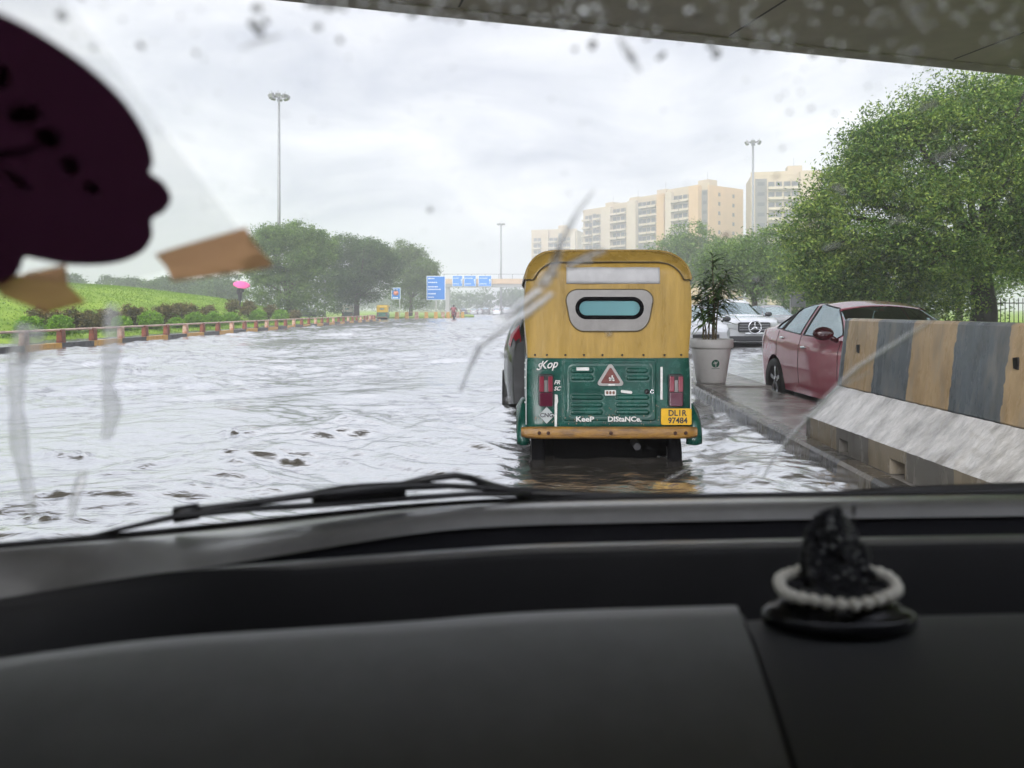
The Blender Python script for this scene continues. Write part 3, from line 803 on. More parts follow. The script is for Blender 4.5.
    MB().tube([(-.32, 1.72, .98), (-.1, 1.82, .94), (.1, 1.82, .94), (.32, 1.72, .98)], .014, 8).build('handlebar', BLACK, root)
    if full:
        wt = mat('sign_white', (0.72, 0.72, 0.70), .5, var=.12, vscale=30)
        # triangle reflector
        def tri(c, rad, r, y0, y1, nm, m, par):
            pts = []
            for k in range(3):
                a = R(90 + 120 * k); cx, cz = c[0] + (rad - r) * math.cos(a), c[1] + (rad - r) * .93 * math.sin(a)
                for q in range(-4, 5):
                    b4 = a + R(60) * q / 4; pts.append((cx + r * math.cos(b4), cz + r * math.sin(b4)))
            return MB().prism(pts, y0, y1).build(nm, m, par, bevel=.002)
        tc_ = (.008, .662)
        tf = tri(tc_, .108, .020, -.030, -.012, 'warning_triangle', mat('triangle_border', (0.40, 0.39, 0.38), .35), root)
        tri(tc_, .080, .010, -.034, -.029, 'reflector', mat('triangle_red', (0.17, 0.055, 0.045), .3, var=.25, vscale=20), tf)
        ms = MB()
        for dx, dz, wx_, wz_, a in ((0, .0, .045, .012, .5), (0, .0, .04, .010, -.5), (.004, .012, .01, .035, 0), (0, -.043, .05, .012, 0)):
            ms.box((tc_[0] + .008 + dx, -.0365, tc_[1] - .01 + dz), (wx_, .003, wz_), Matrix.Rotation(a, 3, 'Y'))
        ms.build('emblem', wt, tf)
        # maker's badge plate and small stickers
        bd = MB().prism([(x + .008, z + .548) for x, z in stadium(.042, .020, 4, .006)], -.0235, -.008).build('badge', wt, root)
        for dx in (-.024, 0, .024):
            MB().prism([(x + .008 + dx, z + .549) for x, z in stadium(.009, .012, 4, .008)], -.0255, -.0232).build('badge_mark', mat('badge_brown', (0.16, 0.07, 0.04), .5), bd)
        for x, z, w_, h_, a in ((-.20, .728, .095, .024, 0.0), (.13, .555, .085, .020, -.12)):
            pts = [(math.cos(a) * px_ - math.sin(a) * pz_ + x, math.sin(a) * px_ + math.cos(a) * pz_ + z) for px_, pz_ in stadium(w_ / 2, h_ / 2, 4, .004 if a == 0 else .009)]
            MB().prism(pts, -.026, -.006).build('sticker', wt, root)
        MB().lathe([(.0, -.012), (.018, -.010), (.02, 0)], (.285, -.012, .556), 12, M=Matrix.Rotation(PI / 2, 3, 'X') @ Matrix.Diagonal((1, 1, -1)).to_3x3()).build('lid_lock', BLACK, root)
        MB().tube([(.325 + .012 * math.cos(a), -.014, .556 + .014 * math.sin(a)) for a in np.linspace(0, 2 * PI, 13)], .004, 6).build('lock_ring', CHROME, root)
        # white reflective tape strips
        MB().prism([(.388, .495), (.404, .495), (.405, .742), (.389, .742)], -.010, .01).build('reflective_tape', wt, root)
        MB().prism([(-.412, .29), (-.395, .29), (-.392, .46), (-.385, .48), (-.39, .53), (-.41, .535), (-.412, .42)], -.010, .01).build('reflective_tape', wt, root)
        # CNG diamond
        MB().prism([(x - .472, z + .376) for x, z in ((0, .064), (-.060, 0), (0, -.062), (.060, 0))], -.014, .01).build('gas_sticker', mat('sticker_grey', (0.46, 0.50, 0.50), .4), root)
        ink = mat('ink_black', (0.02, 0.022, 0.03), .5)
        text('lettering', 'CNG', .044, (-.472, -.016, .377), ink, root, sx=1.05, offset=.0012)
        text('lettering', 'KeeP', .052, (-.185, -.024, .348), wt, root, sx=1.25, offset=.0015)
        text('lettering', 'DIStaNCe.', .052, (.115, -.024, .348), wt, root, sx=1.12, offset=.0015)
        text('lettering', 'S', .075, (-.535, -.014, .742), wt, root, shear=.4, offset=.0012)
        text('lettering', 'Kop', .085, (-.462, -.014, .758), wt, root, shear=.45, sx=.95, rot=(PI / 2, -.12, 0), offset=.0012)
        text('lettering', 'FR', .042, (-.395, -.014, .625), wt, root, shear=.35, offset=.001)
        text('lettering', 'SC', .042, (-.395, -.014, .578), wt, root, shear=.35, offset=.001)
        # number plate
        pl = MB().prism([(x + .506, z + .367) for x, z in stadium(.115, .062, 4, .012)], -.026, -.004).build('number_plate', mat('plate_yellow', (0.72, 0.42, 0.02), .35, var=.08, vscale=14), root, bevel=.003)
        text('plate_lettering', 'DL1R', .062, (.512, -.0275, .394), ink, pl, sx=.95, offset=.0015)
        text('plate_lettering', '97484', .060, (.515, -.0275, .338), ink, pl, sx=.98, offset=.0015)
    return root

rick = make_rickshaw('yellow and green auto rickshaw standing in the flood straight ahead, its rear lettered Keep Distance', 'auto rickshaws on the flooded road')
rick.location = (.734, 5.83, 0)
# ------------------------------------------------------------------ cars
def smooth_curve(keys, ys, width=.05):
    k = np.array(keys, float)
    yy = np.linspace(ys.min() - .3, ys.max() + .3, 900)
    zz = np.interp(yy, k[:, 0], k[:, 1])
    st = yy[1] - yy[0]; n = max(1, int(3 * width / st)); ker = np.exp(-(np.arange(-n, n + 1) * st / width) ** 2); ker /= ker.sum()
    zz = np.convolve(np.pad(zz, n, mode='edge'), ker, mode='valid')
    return np.interp(ys, yy, zz)

def inside(poly, y, z):
    c = False; n = len(poly)
    for i in range(n):
        (a, b), (c1, d) = poly[i], poly[i - 1]
        if (b > z) != (d > z) and y < (c1 - a) * (z - b) / (d - b) + a: c = not c
    return c

SPECS = {
    'sedan': dict(L=4.5, wheels=(-1.30, 1.32), wr=.315, low=.21,
        deck=[(-2.25, .60), (-2.15, .74), (-1.9, .83), (-1.3, .93), (-.95, .97), (-.5, .955), (.4, .985), (1.3, 1.03), (1.75, 1.05), (2.1, 1.03), (2.25, .93)],
        roof=[(-2.25, .61), (-2.15, .76), (-1.9, .86), (-1.3, .97), (-.98, 1.01), (-.20, 1.40), (.15, 1.465), (.6, 1.465), (1.0, 1.41), (1.7, 1.10), (2.1, 1.07), (2.25, .95)],
        plan=[(-2.25, .56), (-2.17, .70), (-2.0, .80), (-1.5, .86), (0, .875), (1.3, .865), (1.9, .82), (2.15, .74), (2.25, .64)],
        side=[[(-.68, 1.03), (-.14, 1.36), (.36, 1.425), (.36, 1.00), (-.62, .985)], [(.45, 1.005), (.45, 1.425), (.66, 1.42), (.98, 1.36), (1.06, 1.31), (1.12, 1.05)],
              [(1.17, 1.06), (1.12, 1.28), (1.38, 1.13), (1.40, 1.07)]],
        ws=(-.93, -.22), rw=(1.06, 1.66), doors=[(-.78, .40), (.40, 1.22)]),
    'suv': dict(L=4.6, wheels=(-1.38, 1.36), wr=.37, low=.28,
        deck=[(-2.3, .92), (-2.2, 1.02), (-1.9, 1.07), (-1.0, 1.12), (0, 1.10), (1.5, 1.14), (2.1, 1.14), (2.3, 1.05)],
        roof=[(-2.3, .94), (-2.2, 1.05), (-1.9, 1.11), (-1.02, 1.17), (-.38, 1.60), (-.1, 1.70), (.5, 1.74), (1.6, 1.70), (1.95, 1.62), (2.25, 1.18), (2.3, 1.07)],
        plan=[(-2.3, .78), (-2.2, .86), (-1.9, .92), (0, .95), (1.8, .93), (2.2, .88), (2.3, .80)],
        side=[[(-.72, 1.18), (-.34, 1.56), (.2, 1.64), (.2, 1.15), (-.66, 1.14)], [(.29, 1.16), (.29, 1.65), (1.05, 1.63), (1.12, 1.18)], [(1.2, 1.19), (1.15, 1.61), (1.7, 1.57), (1.85, 1.2)]],
        ws=(-.98, -.36), rw=(1.98, 2.2), doors=[(-.85, .25), (.25, 1.15)]),
    'hatch': dict(L=3.8, wheels=(-1.2, 1.2), wr=.30, low=.2,
        deck=[(-1.9, .68), (-1.8, .80), (-1.5, .90), (-.95, .99), (0, .98), (1.2, 1.03), (1.75, 1.03), (1.9, .92)],
        roof=[(-1.9, .69), (-1.8, .83), (-1.5, .94), (-1.0, 1.04), (-.30, 1.44), (0, 1.52), (.5, 1.54), (1.3, 1.49), (1.55, 1.42), (1.85, 1.10), (1.9, .95)],
        plan=[(-1.9, .62), (-1.8, .74), (-1.5, .82), (0, .85), (1.5, .83), (1.8, .78), (1.9, .70)],
        side=[[(-.70, 1.06), (-.26, 1.40), (.2, 1.47), (.2, 1.02), (-.64, 1.015)], [(.28, 1.03), (.28, 1.47), (.95, 1.44), (1.2, 1.08)]],
        ws=(-.96, -.32), rw=(1.56, 1.84), doors=[(-.8, .24), (.24, 1.15)]),
}

def make_car(name, label, cat, kind, paint, detail=2, group=None):
    S = SPECS[kind]; root = empty(name); tag(root, label, cat, group)
    n = {2: 150, 1: 80, 0: 46}[detail]; ns, ng, nr = {2: (12, 16, 8), 1: (9, 9, 5), 0: (6, 6, 4)}[detail]
    h = S['L'] / 2
    ys = np.linspace(-h, h, n)
    D = smooth_curve(S['deck'], ys); T = np.maximum(smooth_curve(S['roof'], ys), D + .004); W = smooth_curve(S['plan'], ys, .06)
    half = []
    for i, y in enumerate(ys):
        zl = S['low'] + .05 * max(0, (abs(y) - h + .35) / .35)
        for yc in S['wheels']:
            ra = S['wr'] + .055
            if abs(y - yc) < ra: zl = max(zl, S['wr'] + math.sqrt(ra * ra - (y - yc) ** 2))
        hw, d, t_ = W[i], D[i], T[i]; gh = t_ - d
        row = []
        for k in range(ns):
            t = k / (ns - 1)
            z = zl + (d - zl) * t
            q = (z - .2) / (d - .2)
            x = hw * (1 - .05 * (1 - q) ** 2.2 - .075 * q ** 4 + .012 * math.exp(-((q - .80) / .07) ** 2))
            row.append((x, z))
        xs_ = row[-1][0]
        xr = hw * (.87 - .25 * min(1, gh / .42)); te = t_ - min(.055, gh * .35)
        for k in range(1, ng):
            t = k / (ng - 1)
            row.append((xs_ + (xr - xs_) * t ** 1.12, d + (te - d) * t))
        for k in range(1, nr):
            t = 1 - k / (nr - 1)
            row.append((xr * t, te + (t_ - te) * (1 - t ** 2.2)))
        half.append(row)
    H = np.array(half); m = H.shape[1]
    # full ring from -x lower over the top to +x lower
    G = np.zeros((n, 2 * m - 1, 3))
    for i in range(n):
        G[i, :m, 0] = -H[i, :, 0]; G[i, :m, 2] = H[i, :, 1]
        G[i, m - 1:, 0] = H[i, ::-1, 0]; G[i, m - 1:, 2] = H[i, ::-1, 1]
        G[i, :, 1] = ys[i]
    di = np.gradient(G, axis=0); dj = np.gradient(G, axis=1)
    NRM = np.cross(di, dj); NRM /= (np.linalg.norm(NRM, axis=2, keepdims=True) + 1e-9)
    if NRM[n // 2, m - 1, 2] < 0: NRM = -NRM
    kinds = {}
    for i in range(n - 1):
        for j in range(2 * m - 2):
            c = (G[i, j] + G[i + 1, j + 1] + G[i + 1, j] + G[i, j + 1]) / 4
            jj = j if j < m - 1 else 2 * m - 3 - j
            k = 'body'
            if jj >= ns + ng - 3:
                if S['ws'][0] < c[1] < S['ws'][1]: k = 'windscreen'
                elif S['rw'][0] < c[1] < S['rw'][1]: k = 'rear_window'
            if jj >= ns - 1 and jj < ns + ng - 2:
                for q, poly in enumerate(S['side']):
                    if inside(poly, c[1], c[2]): k = ('side', q, c[0] > 0)
            kinds[i, j] = k
    def sub(name_, sel, m_, off=0.0, parent=root, flip=True, solid=0.0):
        b = MB(); idx = {}
        for (i, j) in sel:
            f = []
            for (a, c) in ((i, j), (i, j + 1), (i + 1, j + 1), (i + 1, j)):
                if (a, c) not in idx:
                    idx[a, c] = len(b.v); b.v.append(tuple(G[a, c] + NRM[a, c] * off))
                f.append(idx[a, c])
            b.f.append(tuple(f)); b.m.append(0); b.sm.append(True)
        return b.build(name_, m_, parent, merge=1e-6) if b.f else None
    body_sel = [k for k, v in kinds.items() if v == 'body']
    door_sets = []
    if detail == 2:
        for s in (False, True):
            for (a, b_) in S['doors']:
                sel = [k for k in body_sel if a < ys[k[0]] + .01 < b_ and (k[1] if k[1] < m - 1 else 2 * m - 3 - k[1]) < ns + ng - 4
                       and ((G[k[0], k[1], 0] > 0) == s) and G[k[0], k[1], 2] > S['low'] + .10 and G[k[0], min(k[1] + 1, 2 * m - 2), 2] > S['low'] + .10]
                door_sets.append((sel, s, a, b_)); ds = set(sel); body_sel = [k for k in body_sel if k not in ds]
    body = MB(); idx = {}
    for (i, j) in body_sel:
        f = []
        for (a, c) in ((i, j), (i, j + 1), (i + 1, j + 1), (i + 1, j)):
            if (a, c) not in idx:
                idx[a, c] = len(body.v); body.v.append(tuple(G[a, c]))
            f.append(idx[a, c])
        body.f.append(tuple(f)); body.m.append(0); body.sm.append(True)
    for i0 in (0, n - 1):
        cap = []
        for j in range(2 * m - 1):
            if (i0, j) in idx: cap.append(idx[i0, j])
        body.f.append(tuple(cap)); body.m.append(0); body.sm.append(False)
    body.build('body', paint, root, merge=1e-6)
    for sel, s, a, b_ in door_sets:
        do = sub('door', sel, paint)
        if do is None: continue
        sx = 1 if s else -1
        yh = b_ - .14; ii = int(np.argmin(np.abs(ys - yh))); jh = int(ns * .80)
        p = G[ii, jh if not s else 2 * m - 2 - jh]
        MB().ball((p[0] + sx * .012, yh - .03, p[2]), (.02, .085, .018), 6).build('handle', CHROME, do)
        # shut line
        sm = MB()
        for y in (a, b_):
            ii = int(np.argmin(np.abs(ys - y)))
            js = [j for j in range(0, ns + 1)]
            pts = [Vector(G[ii, j if not s else 2 * m - 2 - j]) + Vector((sx * .001, 0, 0)) for j in js if H[ii, j, 1] > S['low'] + .1]
            if len(pts) > 2: sm.tube(pts, .0035, 5)
        sm.build('shut_line', BLACK, do)
    gl = sorted({v for v in kinds.values() if v != 'body'}, key=str)
    for v in gl:
        nm = v if isinstance(v, str) else 'side_window'
        sub(nm, [k for k, q in kinds.items() if q == v], CARGLASS, -.004)
    if detail == 2:
        # black window surround lines
        tr = MB()
        for poly in S['side']:
            for s in (-1, 1):
                pts = []
                for k in range(len(poly)):
                    (y0, z0), (y1, z1) = poly[k], poly[(k + 1) % len(poly)]
                    for t in np.linspace(0, 1, 10)[:-1]:
                        y, z = y0 + (y1 - y0) * t, z0 + (z1 - z0) * t
                        ii = int(np.argmin(np.abs(ys - y)))
                        x = np.interp(z, H[ii, :, 1], H[ii, :, 0]); pts.append((s * (x + .001), y, z))
                tr.tube(pts + pts[:1], .010, 6)
        tr.build('window_trim', BLACK, root)
    # underside and wheel wells
    MB().box((0, 0, (S['low'] + .62) / 2), (1.12, S['L'] - .35, .62 - S['low'])).build('underbody', BLACK, root)
    if detail >= 1:
        b = MB()
        b.box((0, -.72, .86), (1.35, .30, .16)); 
        b.build('dashboard', DARKIN, root, bevel=.03)
        for x in (-.36, .36):
            sb = MB().box((x, .42, .90), (.46, .16, .56), Matrix.Rotation(-.2, 3, 'X')).build('seat', DARKIN, root, bevel=.05)
            MB().box((x, .50, 1.24), (.24, .1, .16)).build('headrest', DARKIN, sb, bevel=.04)
        MB().box((0, 1.12, .88), (1.2, .16, .52), Matrix.Rotation(-.25, 3, 'X')).build('rear_seat', DARKIN, root, bevel=.05)
    # wheels
    r = S['wr']; hwm = float(W[n // 2])
    wheel0 = None
    TY = mat('tyre', (0.018, 0.018, 0.019), 0.6); AL = mat('alloy', (0.55, 0.56, 0.58), 0.25, 0.85)
    wn = 28 if detail == 2 else 16
    for yc in S['wheels']:
        for s in (-1, 1):
            e = MB(); M = Matrix.Rotation(s * PI / 2, 3, 'Y')
            e.lathe([(r * .66, -.10), (r * .93, -.105), (r, -.07), (r, .07), (r * .93, .105), (r * .66, .09)], (0, 0, 0), wn, M=M)
            wo = e.build('wheel', TY, root, loc=(s * (hwm - .115), yc, r))
            if detail >= 1:
                q = MB().lathe([(0, .02), (r * .5, .03), (r * .6, .03), (r * .66, .085), (r * .69, .09), (r * .69, -.05), (0, -.05)], (0, 0, 0), wn, M=M)
                ro = q.build('rim', mat('rim_dark', (.05, .05, .055), .4, .6), wo)
                q = MB()
                for k in range(5):
                    a = 2 * PI * k / 5
                    for dlt in (-.16, .16):
                        c = Vector((math.cos(a + dlt * .6) * r * .36, math.sin(a + dlt * .6) * r * .36, .055))
                        mm = M @ Matrix.Rotation(a + dlt * .35, 3, 'Z')
                        q.box(M @ c, (r * .62, r * .10, .03), mm)
                q.lathe([(0, .085), (r * .13, .08), (r * .16, .05)], (0, 0, 0), 12, M=M)
                q.build('spokes', AL, wo)
    # mirrors
    ym = S['ws'][0] + .22; zm = float(np.interp(ym, ys, D)) + .09
    for s in (-1, 1):
        b = MB().ball((s * (hwm + .12), ym, zm), (.13, .075, .085), 8)
        b.tube([(s * (hwm - .06), ym + .02, zm - .09), (s * (hwm + .05), ym, zm - .03)], [.03, .035], 8)
        mo = b.build('side_mirror', mat('mirror_' + paint.name, (0.05, 0.012, 0.016) if 'burgundy' in paint.name else (0.03, 0.03, 0.032), .2, coat=.5), root)
    # lamps as raised patches of the skin
    def jj_(j): return j if j < m - 1 else 2 * m - 3 - j
    dz = float(np.interp(-h + .25, ys, D)); dzr = float(np.interp(h - .3, ys, D))
    for s in (False, True):
        hl = [(i, j) for (i, j) in kinds if ys[i] < -h + .42 and dz - .22 < G[i, j, 2] < dz - .03 and (G[i, j, 0] > 0) == s and jj_(j) < ns - 1]
        sub('headlight', hl, CLEARLENS, .006)
        zr0 = dzr - .30 if kind != 'hatch' else dzr - .22
        zr1 = dzr - .04 if kind != 'hatch' else dzr + .20
        if kind == 'hatch': zr0 = dzr - .02
        tl = [(i, j) for (i, j) in kinds if ys[i] > h - (.42 if kind == 'sedan' else .22) and zr0 < G[i, j, 2] < zr1 and (G[i, j, 0] > 0) == s and jj_(j) < ns + 5 and kinds[i, j] == 'body']
        sub('tail_light', tl, REDLENS, .006)
    # nose and tail furniture
    f = -h
    bw = float(W[0])
    MB().box((0, f - .012, float(D[0]) - .10), (bw * 1.2, .03, .11)).build('grille', BLACK, root, bevel=.01)
    MB().box((0, f - .012, S['low'] + .14), (bw * 1.5, .03, .14)).build('lower_grille', BLACK, root, bevel=.01)
    MB().box((0, f - .03, S['low'] + .17), (.48, .012, .11)).build('number_plate', WHITE, root)
    MB().box((0, h + .012, float(D[-1]) - .22), (.48, .012, .11)).build('number_plate', WHITE, root)
    return root

def place(o, x, y, rz=0.0, z=-.16):
    o.location = (x, y, z); o.rotation_euler.z = rz; return o

BURG = mat('burgundy_paint', (0.46, 0.095, 0.14), 0.2, coat=1.0, var=0.08, vscale=3)
WPAINT = mat('white_car_paint', (0.62, 0.63, 0.64), 0.22, coat=0.8, var=.05, vscale=3)
SILV = mat('silver_car_paint', (0.42, 0.43, 0.44), 0.25, .3, coat=0.7)
DBLUE = mat('dark_blue_car_paint', (0.03, 0.045, 0.07), 0.22, coat=0.8)
GREYP = mat('grey_car_paint', (0.16, 0.165, 0.17), 0.22, coat=0.8)

sed = make_car('sedan', 'burgundy sedan with folded out dark mirror standing in water beyond the striped barrier', 'car', 'sedan', BURG)
place(sed, 4.74, 10.05, R(1.5), -.17)
# splashed droplets on the flank stay as a bit of spray on the door
suv = make_car('sport_utility_car', 'white sport utility car with round three pointed star on its grille, nose towards us', 'car', 'suv', WPAINT)
place(suv, 7.58, 26.8, R(3), -.2)
def suv_face():
    f = -2.3
    g = MB().prism([(x, z + .80) for x, z in stadium(.52, .16, 6, .07)], f - .05, f + .02).build('grille_surround', mat('dark_grille', (.03, .03, .032), .3), suv, bevel=.01)
    for z in (.72, .80, .88):
        MB().prism([(-.49, z - .018), (.49, z - .018), (.49, z + .018), (-.49, z + .018)], f - .065, f - .045).build('grille_bar', STEEL, g, bevel=.004)
    e = MB().tube([(.20 * math.cos(a), f - .085, .80 + .20 * math.sin(a)) for a in np.linspace(0, 2 * PI, 33)], .022, 8)
    for k in range(3):
        a = R(90 + 120 * k)
        e.tube([(0, f - .085, .80), (.195 * math.cos(a), f - .08, .80 + .195 * math.sin(a))], [.045, .012], 6)
    e.build('star_emblem', CHROME, g)
    MB().lathe([(0, .004), (.22, 0), (.22, -.02)], (0, f - .062, .80), 24, M=Matrix.Rotation(PI / 2, 3, 'X')).build('emblem_back', BLACK, g)
    for s in (-1, 1):
        MB().prism([(s * .56, .73), (s * .86, .78), (s * .88, .92), (s * .56, .90)], f - .02, f + .22).build('headlight', CLEARLENS, suv, bevel=.01)
    MB().prism([(-.8, .36), (.8, .36), (.84, .52), (-.84, .52)], f - .04, f + .05).build('bumper_intake', mat('dark_grille', (.03, .03, .032), .3), suv, bevel=.02)
    MB().prism([(-.30, .585), (.30, .585), (.30, .635), (-.30, .635)], f - .055, f + .02).build('bumper_strip', CHROME, suv)
    for s in (-1, 1):
        MB().tube([(s * .60, -.1, 1.745), (s * .62, .5, 1.80), (s * .61, 1.5, 1.76)], .02, 8).build('roof_rail', STEEL, suv)
suv_face()
hat = make_car('hatchback', 'white hatchback half hidden behind the leafy potted plant', 'car', 'hatch', WPAINT, 1)
place(hat, 5.5, 24, R(2), -.2)
whb = make_car('hatchback', 'dark grey hatchback in front of the auto rickshaw, only its left rear corner showing', 'car', 'hatch', mat('dark_grey_car_paint', (.05, .052, .055), .25, coat=.6), 1)
place(whb, .72, 10.75, PI, -.16)
for o in [c for c in whb.children if c.name.startswith('side_mirror')]: bpy.data.objects.remove(o)
# traffic in the opposite carriageway behind the suv
q1 = make_car('hatchback', 'grey hatchback in the queue right behind the white sport utility car', 'car', 'hatch', GREYP, 1, 'cars queueing in the far carriageway')
place(q1, 12.1, 36, R(3), -.15)
q2 = make_car('sedan', 'pale sedan in the queue between the dark board and the white sport utility car', 'car', 'sedan', WPAINT, 0, 'cars queueing in the far carriageway')
place(q2, 15.2, 47, R(4), -.15)
q3 = copy_tree(q1); q3['label'] = 'grey hatchback farthest back in the queue beside the dark board'; place(q3, 19.5, 56, R(6), -.12)
# parked car under the left trees
pk = make_car('sedan', 'dark blue sedan parked under the trees at the end of the grass mound', 'car', 'sedan', DBLUE, 0)
place(pk, -23.6, 87, R(78), .10)
# distant traffic ahead
FAR = [('white', 497, 158, 'hatch', WPAINT, 'white hatchback far ahead, nearest the left of the auto rickshaw'),
       ('g', 486, 176, 'suv', GREYP, 'dark grey car far ahead beside the white hatchback'),
       ('w', 474, 170, 'sedan', SILV, 'silver sedan far ahead below the blue overhead boards'),
       ('b', 464, 185, 'hatch', DBLUE, 'dark blue hatchback far ahead under the foot bridge'),
       ('w2', 507, 186, 'suv', WPAINT, 'white tall car far ahead at the edge of the auto rickshaw'),
       ('s', 480, 205, 'hatch', SILV, 'silver hatchback farthest ahead under the foot bridge')]
for _, px, Y, kd, pt, lb in FAR:
    c = make_car('hatchback' if kd == 'hatch' else ('sedan' if kd == 'sedan' else 'tall_car'), lb, 'car', kd, pt, 0, 'cars far ahead on the flooded road')
    place(c, (px - 512) / 770 * Y, Y, PI, -.1)
# ------------------------------------------------------------------ foliage
def leaf_quads(C, size, g, up=.35, droop=0.0, aspect=.42):
    n = len(C)
    nrm = g.normal(0, 1, (n, 3)); nrm[:, 2] = np.abs(nrm[:, 2]) + up
    nrm /= np.linalg.norm(nrm, axis=1, keepdims=True)
    t = g.normal(0, 1, (n, 3)); t[:, 2] -= droop
    t -= nrm * (t * nrm).sum(1, keepdims=True); t /= np.linalg.norm(t, axis=1, keepdims=True) + 1e-9
    s = np.cross(nrm, t)
    L = (size * g.uniform(.65, 1.3, n))[:, None]
    V = np.stack([C - t * L * .5, C + s * L * aspect * .5 + nrm * L * .06, C + t * L * .5 - nrm * L * .05, C - s * L * aspect * .5 + nrm * L * .06], 1)
    return V.reshape(-1, 3)

def crown_points(lobes, n, g, clump=.38, per=26, shell=.5):
    vol = np.array([(a[3] * a[4] * a[5]) ** .72 for a in lobes]); vol /= vol.sum()
    out = []
    nc = max(1, n // per)
    li = g.choice(len(lobes), nc, p=vol)
    d = g.normal(0, 1, (nc, 3)); d /= np.linalg.norm(d, axis=1, keepdims=True)
    r = g.uniform(0, 1, nc) ** (1 / 3.0 * shell)
    L_ = np.array(lobes)[li]
    cc = L_[:, :3] + d * r[:, None] * L_[:, 3:6]
    k = g.integers(0, nc, n)
    cs = clump * g.uniform(.5, 1.3, nc)
    off = g.normal(0, 1, (n, 3)) * cs[k][:, None] * np.array([1, 1, .62])
    return cc[k] + off, cc

def tree(name, label, loc, lobes, n, leaf, lm, group=None, trunk_r=.25, fork=.4, cat='tree', seed=1, clump=.38, per=26, limbs=10, shell=.5, droop=.2, trunk=None, bark=None):
    g = np.random.default_rng(seed)
    root = empty(name, loc); tag(root, label, cat, group)
    P, cc = crown_points(lobes, n, g, clump, per, shell)
    P = P[P[:, 2] > .1]
    V = leaf_quads(P, leaf, g, droop=droop)
    F = np.arange(len(V)).reshape(-1, 4)
    cr_ = np_mesh('crown', V, F, lm, root)
    top = max(a[2] for a in lobes)
    b = MB(); zf = top * fork
    tp = trunk or [(0, 0, -.3), (.05, .02, zf * .5), (.0, .05, zf)]
    b.tube(tp, [trunk_r * 1.25, trunk_r, trunk_r * .8][:len(tp)] if len(tp) == 3 else list(np.linspace(trunk_r * 1.25, trunk_r * .75, len(tp))), 10)
    p0 = Vector(tp[-1])
    ids = g.choice(len(cc), min(limbs, len(cc)), replace=False)
    for i in ids:
        e = Vector(cc[i]); mid = p0.lerp(e, .5) + Vector((g.normal(0, .2), g.normal(0, .2), .25))
        b.tube([p0 - Vector((0, 0, .2)), mid, e], [trunk_r * .55, trunk_r * .3, trunk_r * .08], 6)
    b.build('trunk', bark or BARK, root)
    return root

def rlobes(g, n, cx, cz, rx, rz, r0, r1):
    out = []
    for _ in range(n):
        d = g.normal(0, 1, 3); d /= np.linalg.norm(d); k = g.uniform(.35, 1) ** .6
        r = g.uniform(r0, r1)
        out.append((cx + d[0] * rx * k, d[1] * rx * k, cz + d[2] * rz * k, r, r, r * .8))
    return out

LF_NEAR = leaf_mat('leaf_near', (0.024, 0.060, 0.013), (0.098, 0.185, 0.038), (0.34, 0.43, 0.09))
LF_MID = leaf_mat('leaf_mid', (0.045, 0.10, 0.022), (0.105, 0.19, 0.036), (0.22, 0.32, 0.07))
LF_DARK = leaf_mat('leaf_dark', (0.032, 0.075, 0.022), (0.068, 0.135, 0.034), (0.14, 0.21, 0.055))
LF_LIGHT = leaf_mat('leaf_light', (0.05, 0.10, 0.018), (0.10, 0.17, 0.03), (0.19, 0.28, 0.05))
LF_BUSH = leaf_mat('leaf_bush', (0.09, 0.20, 0.016), (0.18, 0.36, 0.03), (0.32, 0.50, 0.06))
LF_RED = leaf_mat('leaf_reddish', (0.055, 0.065, 0.022), (0.14, 0.13, 0.042), (0.28, 0.22, 0.085))

# big tree on the right, 30 m off
g = np.random.default_rng(21)
lob = [(-4.6, -.5, 4.6, 2.7, 2.7, 2.3), (-5.6, 0, 2.9, 2.0, 2.0, 1.5), (-2.8, -1, 6.8, 2.7, 2.6, 2.0), (-.2, -1, 8.2, 2.9, 2.8, 1.9), (2.6, 0, 8.0, 3.2, 3, 2.2),
       (-2.4, -2.2, 3.8, 2.4, 2.0, 2.0), (0.4, -2.6, 5.6, 2.6, 2.2, 2.2), (-3.9, 0, 2.2, 1.8, 1.8, 1.1), (2.8, -2.2, 5.2, 2.8, 2.3, 2.4), (5, 0, 6.2, 3, 3, 3.0),
       (-1.3, -2.4, 2.6, 1.6, 1.5, 1.0), (1.4, -1.5, 3.6, 2.0, 1.8, 1.1), (4.2, -1, 3.6, 2.0, 2, 1.4), (-6.2, .3, 4.2, 1.3, 1.5, 1.3), (-1.9, -.5, 8.8, 1.3, 1.4, .8),
       (1.0, -.5, 9.7, 1.5, 1.6, .8), (-4.3, -.6, 6.9, 1.3, 1.4, 1.1), (-3.9, -.6, 1.5, 1.7, 1.5, .9), (-2.2, -1.2, 1.5, 1.2, 1.3, .8), (-5.4, 0, 1.7, 1.3, 1.3, 1.0), (2.6, -1.2, 2.9, 1.5, 1.4, 1.0), (4.4, -1, 2.4, 1.7, 1.6, 1.0), (6.0, -.5, 3.2, 1.8, 1.8, 1.5), (-5.1, -.3, 5.7, 1.4, 1.4, 1.25), (-3.6, -.4, 7.9, 1.4, 1.4, 1.2), (-5.9, 0, 3.6, 1.3, 1.4, 1.2)]
tree('broad_tree', 'large dense dark green tree spreading above the barrier at the right', (18.3, 30, .1), lob, 225000, .15, LF_NEAR, trunk_r=.42, seed=3, clump=.40, per=130, limbs=34, shell=.66, droop=.8,
     trunk=[(0, 0, -.4), (.1, 0, 1.0), (.05, .1, 2.2), (0, .1, 3.4)], bark=mat('dark_bark', (0.03, 0.026, 0.02), .8, var=.3, vscale=5, bump=.5, bscale=12))
